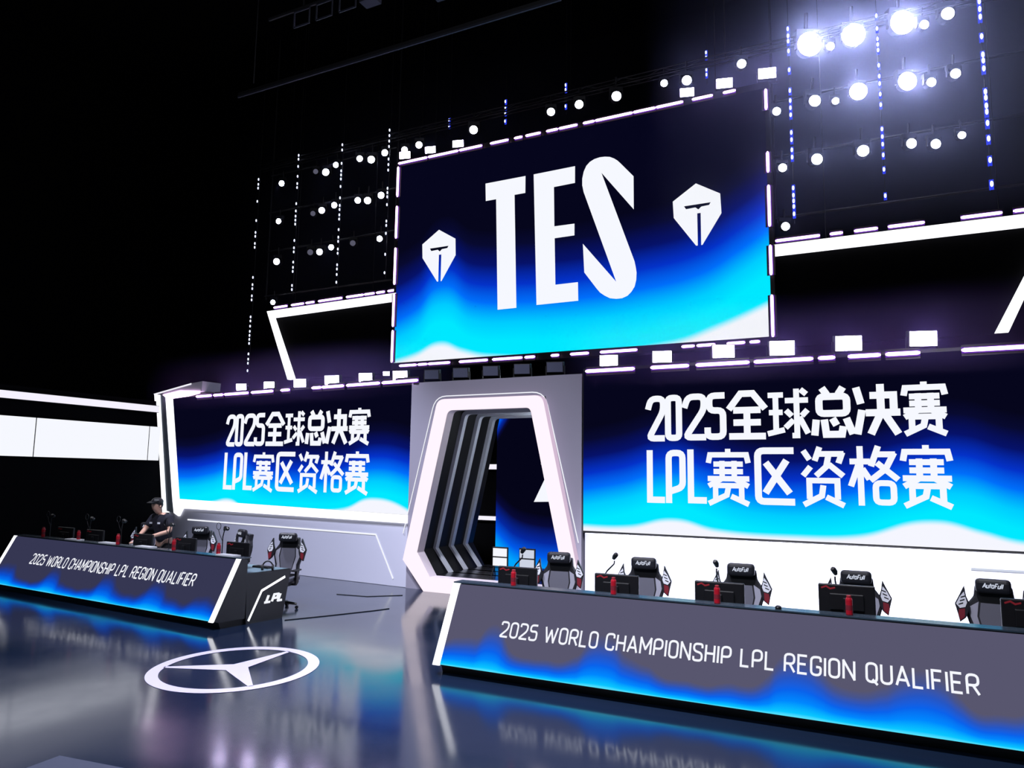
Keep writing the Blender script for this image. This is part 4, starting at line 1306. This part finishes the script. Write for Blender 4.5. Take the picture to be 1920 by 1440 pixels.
# ------------------------------------------------------------------ the standing person behind the left desk
def skin_mesh(name, joints, edges, mat, parent, root=0, sub=2):
    me = bpy.data.meshes.new(name)
    me.from_pydata([j[:3] for j in joints], edges, [])
    o = bpy.data.objects.new(name, me)
    COL.objects.link(o)
    o.parent = parent
    md = o.modifiers.new('skin', 'SKIN')
    sv = me.skin_vertices[0] if me.skin_vertices else None
    if sv is None:
        bm = bmesh.new()
        bm.from_mesh(me)
        bm.verts.layers.skin.verify()
        bm.to_mesh(me)
        bm.free()
        sv = me.skin_vertices[0]
    for i, j in enumerate(joints):
        rx = j[3]
        ry = j[4] if len(j) > 4 else rx
        sv.data[i].radius = (rx, ry)
        sv.data[i].use_root = (i == root)
    ss = o.modifiers.new('smooth', 'SUBSURF')
    ss.levels = ss.render_levels = sub
    for p in me.polygons:
        p.use_smooth = True
    md.use_smooth_shade = True
    me.materials.append(mat)
    return o


P0 = seat_pos('l', 4.25, 1.85)
pr = thing('person', 'person in dark polo shirt and cap, bending over the left desk', 'person', P0, LANG + .2)
pr.scale = (1.04, 1.04, 1.04)
# local frame: faces -y, x to the person's left
J = [(0, .06, .95, .14), (0, .04, 1.12, .13), (0, -.02, 1.3, .15), (0, -.06, 1.43, .12), (-.01, -.1, 1.51, .055), (-.02, -.14, 1.57, .065),
     (-.03, -.17, 1.65, .088), (-.03, -.165, 1.73, .085), (-.03, -.16, 1.79, .05),
     (.185, -.04, 1.42, .065), (.29, -.1, 1.18, .05), (.09, -.33, 1.09, .037), (.03, -.38, 1.06, .03),
     (-.185, -.06, 1.42, .065), (-.3, -.16, 1.19, .05), (-.2, -.4, 1.06, .037), (-.17, -.48, 1.02, .03),
     (.1, .06, .88, .1), (.12, .0, .5, .07), (.12, .06, .09, .045), (-.1, .06, .88, .1), (-.12, .02, .5, .07), (-.12, .07, .09, .045),
     (-.03, -.27, 1.64, .02), (.13, -.05, .04, .04), (-.13, -.04, .04, .04)]
ED = [(0, 1), (1, 2), (2, 3), (3, 4), (4, 5), (5, 6), (6, 7), (7, 8), (3, 9), (9, 10), (10, 11), (11, 12), (3, 13), (13, 14), (14, 15), (15, 16),
      (0, 17), (17, 18), (18, 19), (0, 20), (20, 21), (21, 22), (6, 23), (19, 24), (22, 25)]
# hands: a palm and five fingers for each
for wrist, sgn in ((12, 1), (16, -1)):
    bx, by, bz = J[wrist][:3]
    k = len(J)
    J.append((bx - .01 * sgn, by - .06, bz - .02, .03, .016))
    ED.append((wrist, k))
    for f in range(4):
        x = bx - .01 * sgn + (f - 1.5) * .018
        ln = (.06, .07, .066, .05)[f]
        a = len(J)
        J.append((x, by - .1, bz - .035, .009))
        J.append((x, by - .1 - ln * .6, bz - .06, .008))
        ED.append((k, a))
        ED.append((a, a + 1))
    a = len(J)
    J.append((bx - .05 * sgn, by - .05, bz - .03, .01))
    J.append((bx - .06 * sgn, by - .09, bz - .05, .009))
    ED.append((k, a))
    ED.append((a, a + 1))
body = skin_mesh('body', J, ED, M['skin'], pr)
SH = [(0, .06, .92, .175), (0, .04, 1.12, .165), (0, -.02, 1.3, .185), (0, -.06, 1.43, .15), (0, -.09, 1.49, .075),
      (.195, -.04, 1.42, .09), (.27, -.085, 1.24, .078), (-.195, -.06, 1.42, .09), (-.275, -.13, 1.24, .078)]
skin_mesh('polo_shirt', SH, [(0, 1), (1, 2), (2, 3), (3, 4), (3, 5), (5, 6), (3, 7), (7, 8)], M['navy'], pr)
TR = [(0, .05, .96, .14, .11), (.1, .05, .85, .11), (.12, .0, .5, .085), (.12, .06, .1, .065), (-.1, .05, .85, .11), (-.12, .02, .5, .085), (-.12, .07, .1, .065)]
skin_mesh('trousers', TR, [(0, 1), (1, 2), (2, 3), (0, 4), (4, 5), (5, 6)], M['trousers'], pr)
for s in (-1, 1):
    MB().box(s * .125 - .05, s * .125 + .05, -.14, .13, 0, .08).build('shoe', M['plastic'], pr, bevel=.03)
hx, hy = -.03, -.165
cp = MB()
cp.ball((hx, hy + .01, 1.745), .108, .12, .085, 14)
cp.prism([(hx - .085, hy - .08, 1.745), (hx + .085, hy - .08, 1.745), (hx + .06, hy - .2, 1.715), (hx - .06, hy - .2, 1.715)],
         [(hx - .085, hy - .08, 1.76), (hx + .085, hy - .08, 1.76), (hx + .06, hy - .2, 1.727), (hx - .06, hy - .2, 1.727)])
cp.build('cap', M['plastic'], pr, smooth=False)
MB().ball((hx, hy + .035, 1.69), .1, .1, .1, 12).build('hair', M['black'], pr, smooth=True)
for s in (-1, 1):
    MB().ball((hx + s * .034, hy - .088, 1.672), .013, .008, .008, 8).build('eye', M['plastic'], pr)
    MB().ball((hx + s * .1, hy, 1.65), .012, .022, .032, 8).build('ear', M['skin'], pr, smooth=True)
MB().ball((hx, hy - .09, 1.6), .026, .008, .007, 8).build('mouth', M['red_logo'], pr)
for x in (.1, -.1):
    m = MB()
    m.poly([(x - .035, -.212, 1.35), (x + .035, -.212, 1.35), (x + .035, -.212, 1.315), (x - .035, -.212, 1.315)])
    m.build('shirt_logo', M['chair_white'], pr, flat=True)
cl = MB()
cl.prism([(-.3, -.62, .8), (-.12, -.68, .8), (-.1, -.52, .8), (-.26, -.46, .8)], [(-.23, -.58, 1.04), (-.15, -.6, 1.06), (-.13, -.52, 1.06), (-.21, -.5, 1.04)])
o = cl.build('wiping_cloth', M['cloth_white'], None, bevel=.02)
o.location = P0
o.rotation_euler = (0, 0, LANG + .2)
tag(o, "crumpled white cloth under the bending person's hand on the left desk", 'cloth')


# ------------------------------------------------------------------ stage haze hanging around the lamps
def haze(name, x0, x1, y0, y1, z0, z1, dens, label, col=(0.5, 0.55, 1.0)):
    m = bpy.data.materials.new('haze_air')
    m.use_nodes = True
    nt = m.node_tree
    nt.nodes.clear()
    v = nt.nodes.new('ShaderNodeVolumeScatter')
    v.inputs['Color'].default_value = (*col, 1)
    v.inputs['Anisotropy'].default_value = 0.35
    tc = nt.nodes.new('ShaderNodeTexCoord')
    sp = nt.nodes.new('ShaderNodeSeparateXYZ')
    nt.links.new(tc.outputs['Generated'], sp.inputs[0])
    d = None
    for k, ax in enumerate('XYZ'):      # the haze thins out towards the sides of the cloud
        q = math_node(nt, 'MULTIPLY', sp.outputs[ax], math_node(nt, 'SUBTRACT', 1.0, sp.outputs[ax]))
        q = math_node(nt, 'MULTIPLY', q, 5.0, True)
        d = q if d is None else math_node(nt, 'MULTIPLY', d, q)
    nt.links.new(math_node(nt, 'MULTIPLY', d, dens), v.inputs['Density'])
    o = nt.nodes.new('ShaderNodeOutputMaterial')
    nt.links.new(v.outputs[0], o.inputs['Volume'])
    b = MB().box(x0, x1, y0, y1, z0, z1).build(name, m)
    return tag(b, label, 'haze', None, 'stuff')


haze('stage_haze', -5.0, 7.0, 15.6, 20.5, 7.6, 15.9, 0.15, 'pale bluish haze around the bright spotlights right of the big screen')
haze('stage_haze', -21.0, -5.01, 16.95, 20.5, 6.5, 15.9, 0.04, 'thin dark blue haze left of and over the big screen')
haze('stage_haze', -18.5, -9.2, 13.2, 16.2, 4.1, 5.6, 0.06, 'violet haze glowing around the wash lights on the left lower screen', (0.5, 0.34, 1.0))
haze('stage_haze', -6.2, 3.4, 12.9, 15.2, 4.1, 5.6, 0.06, 'violet haze glowing around the wash lights on the right lower screen', (0.5, 0.34, 1.0))
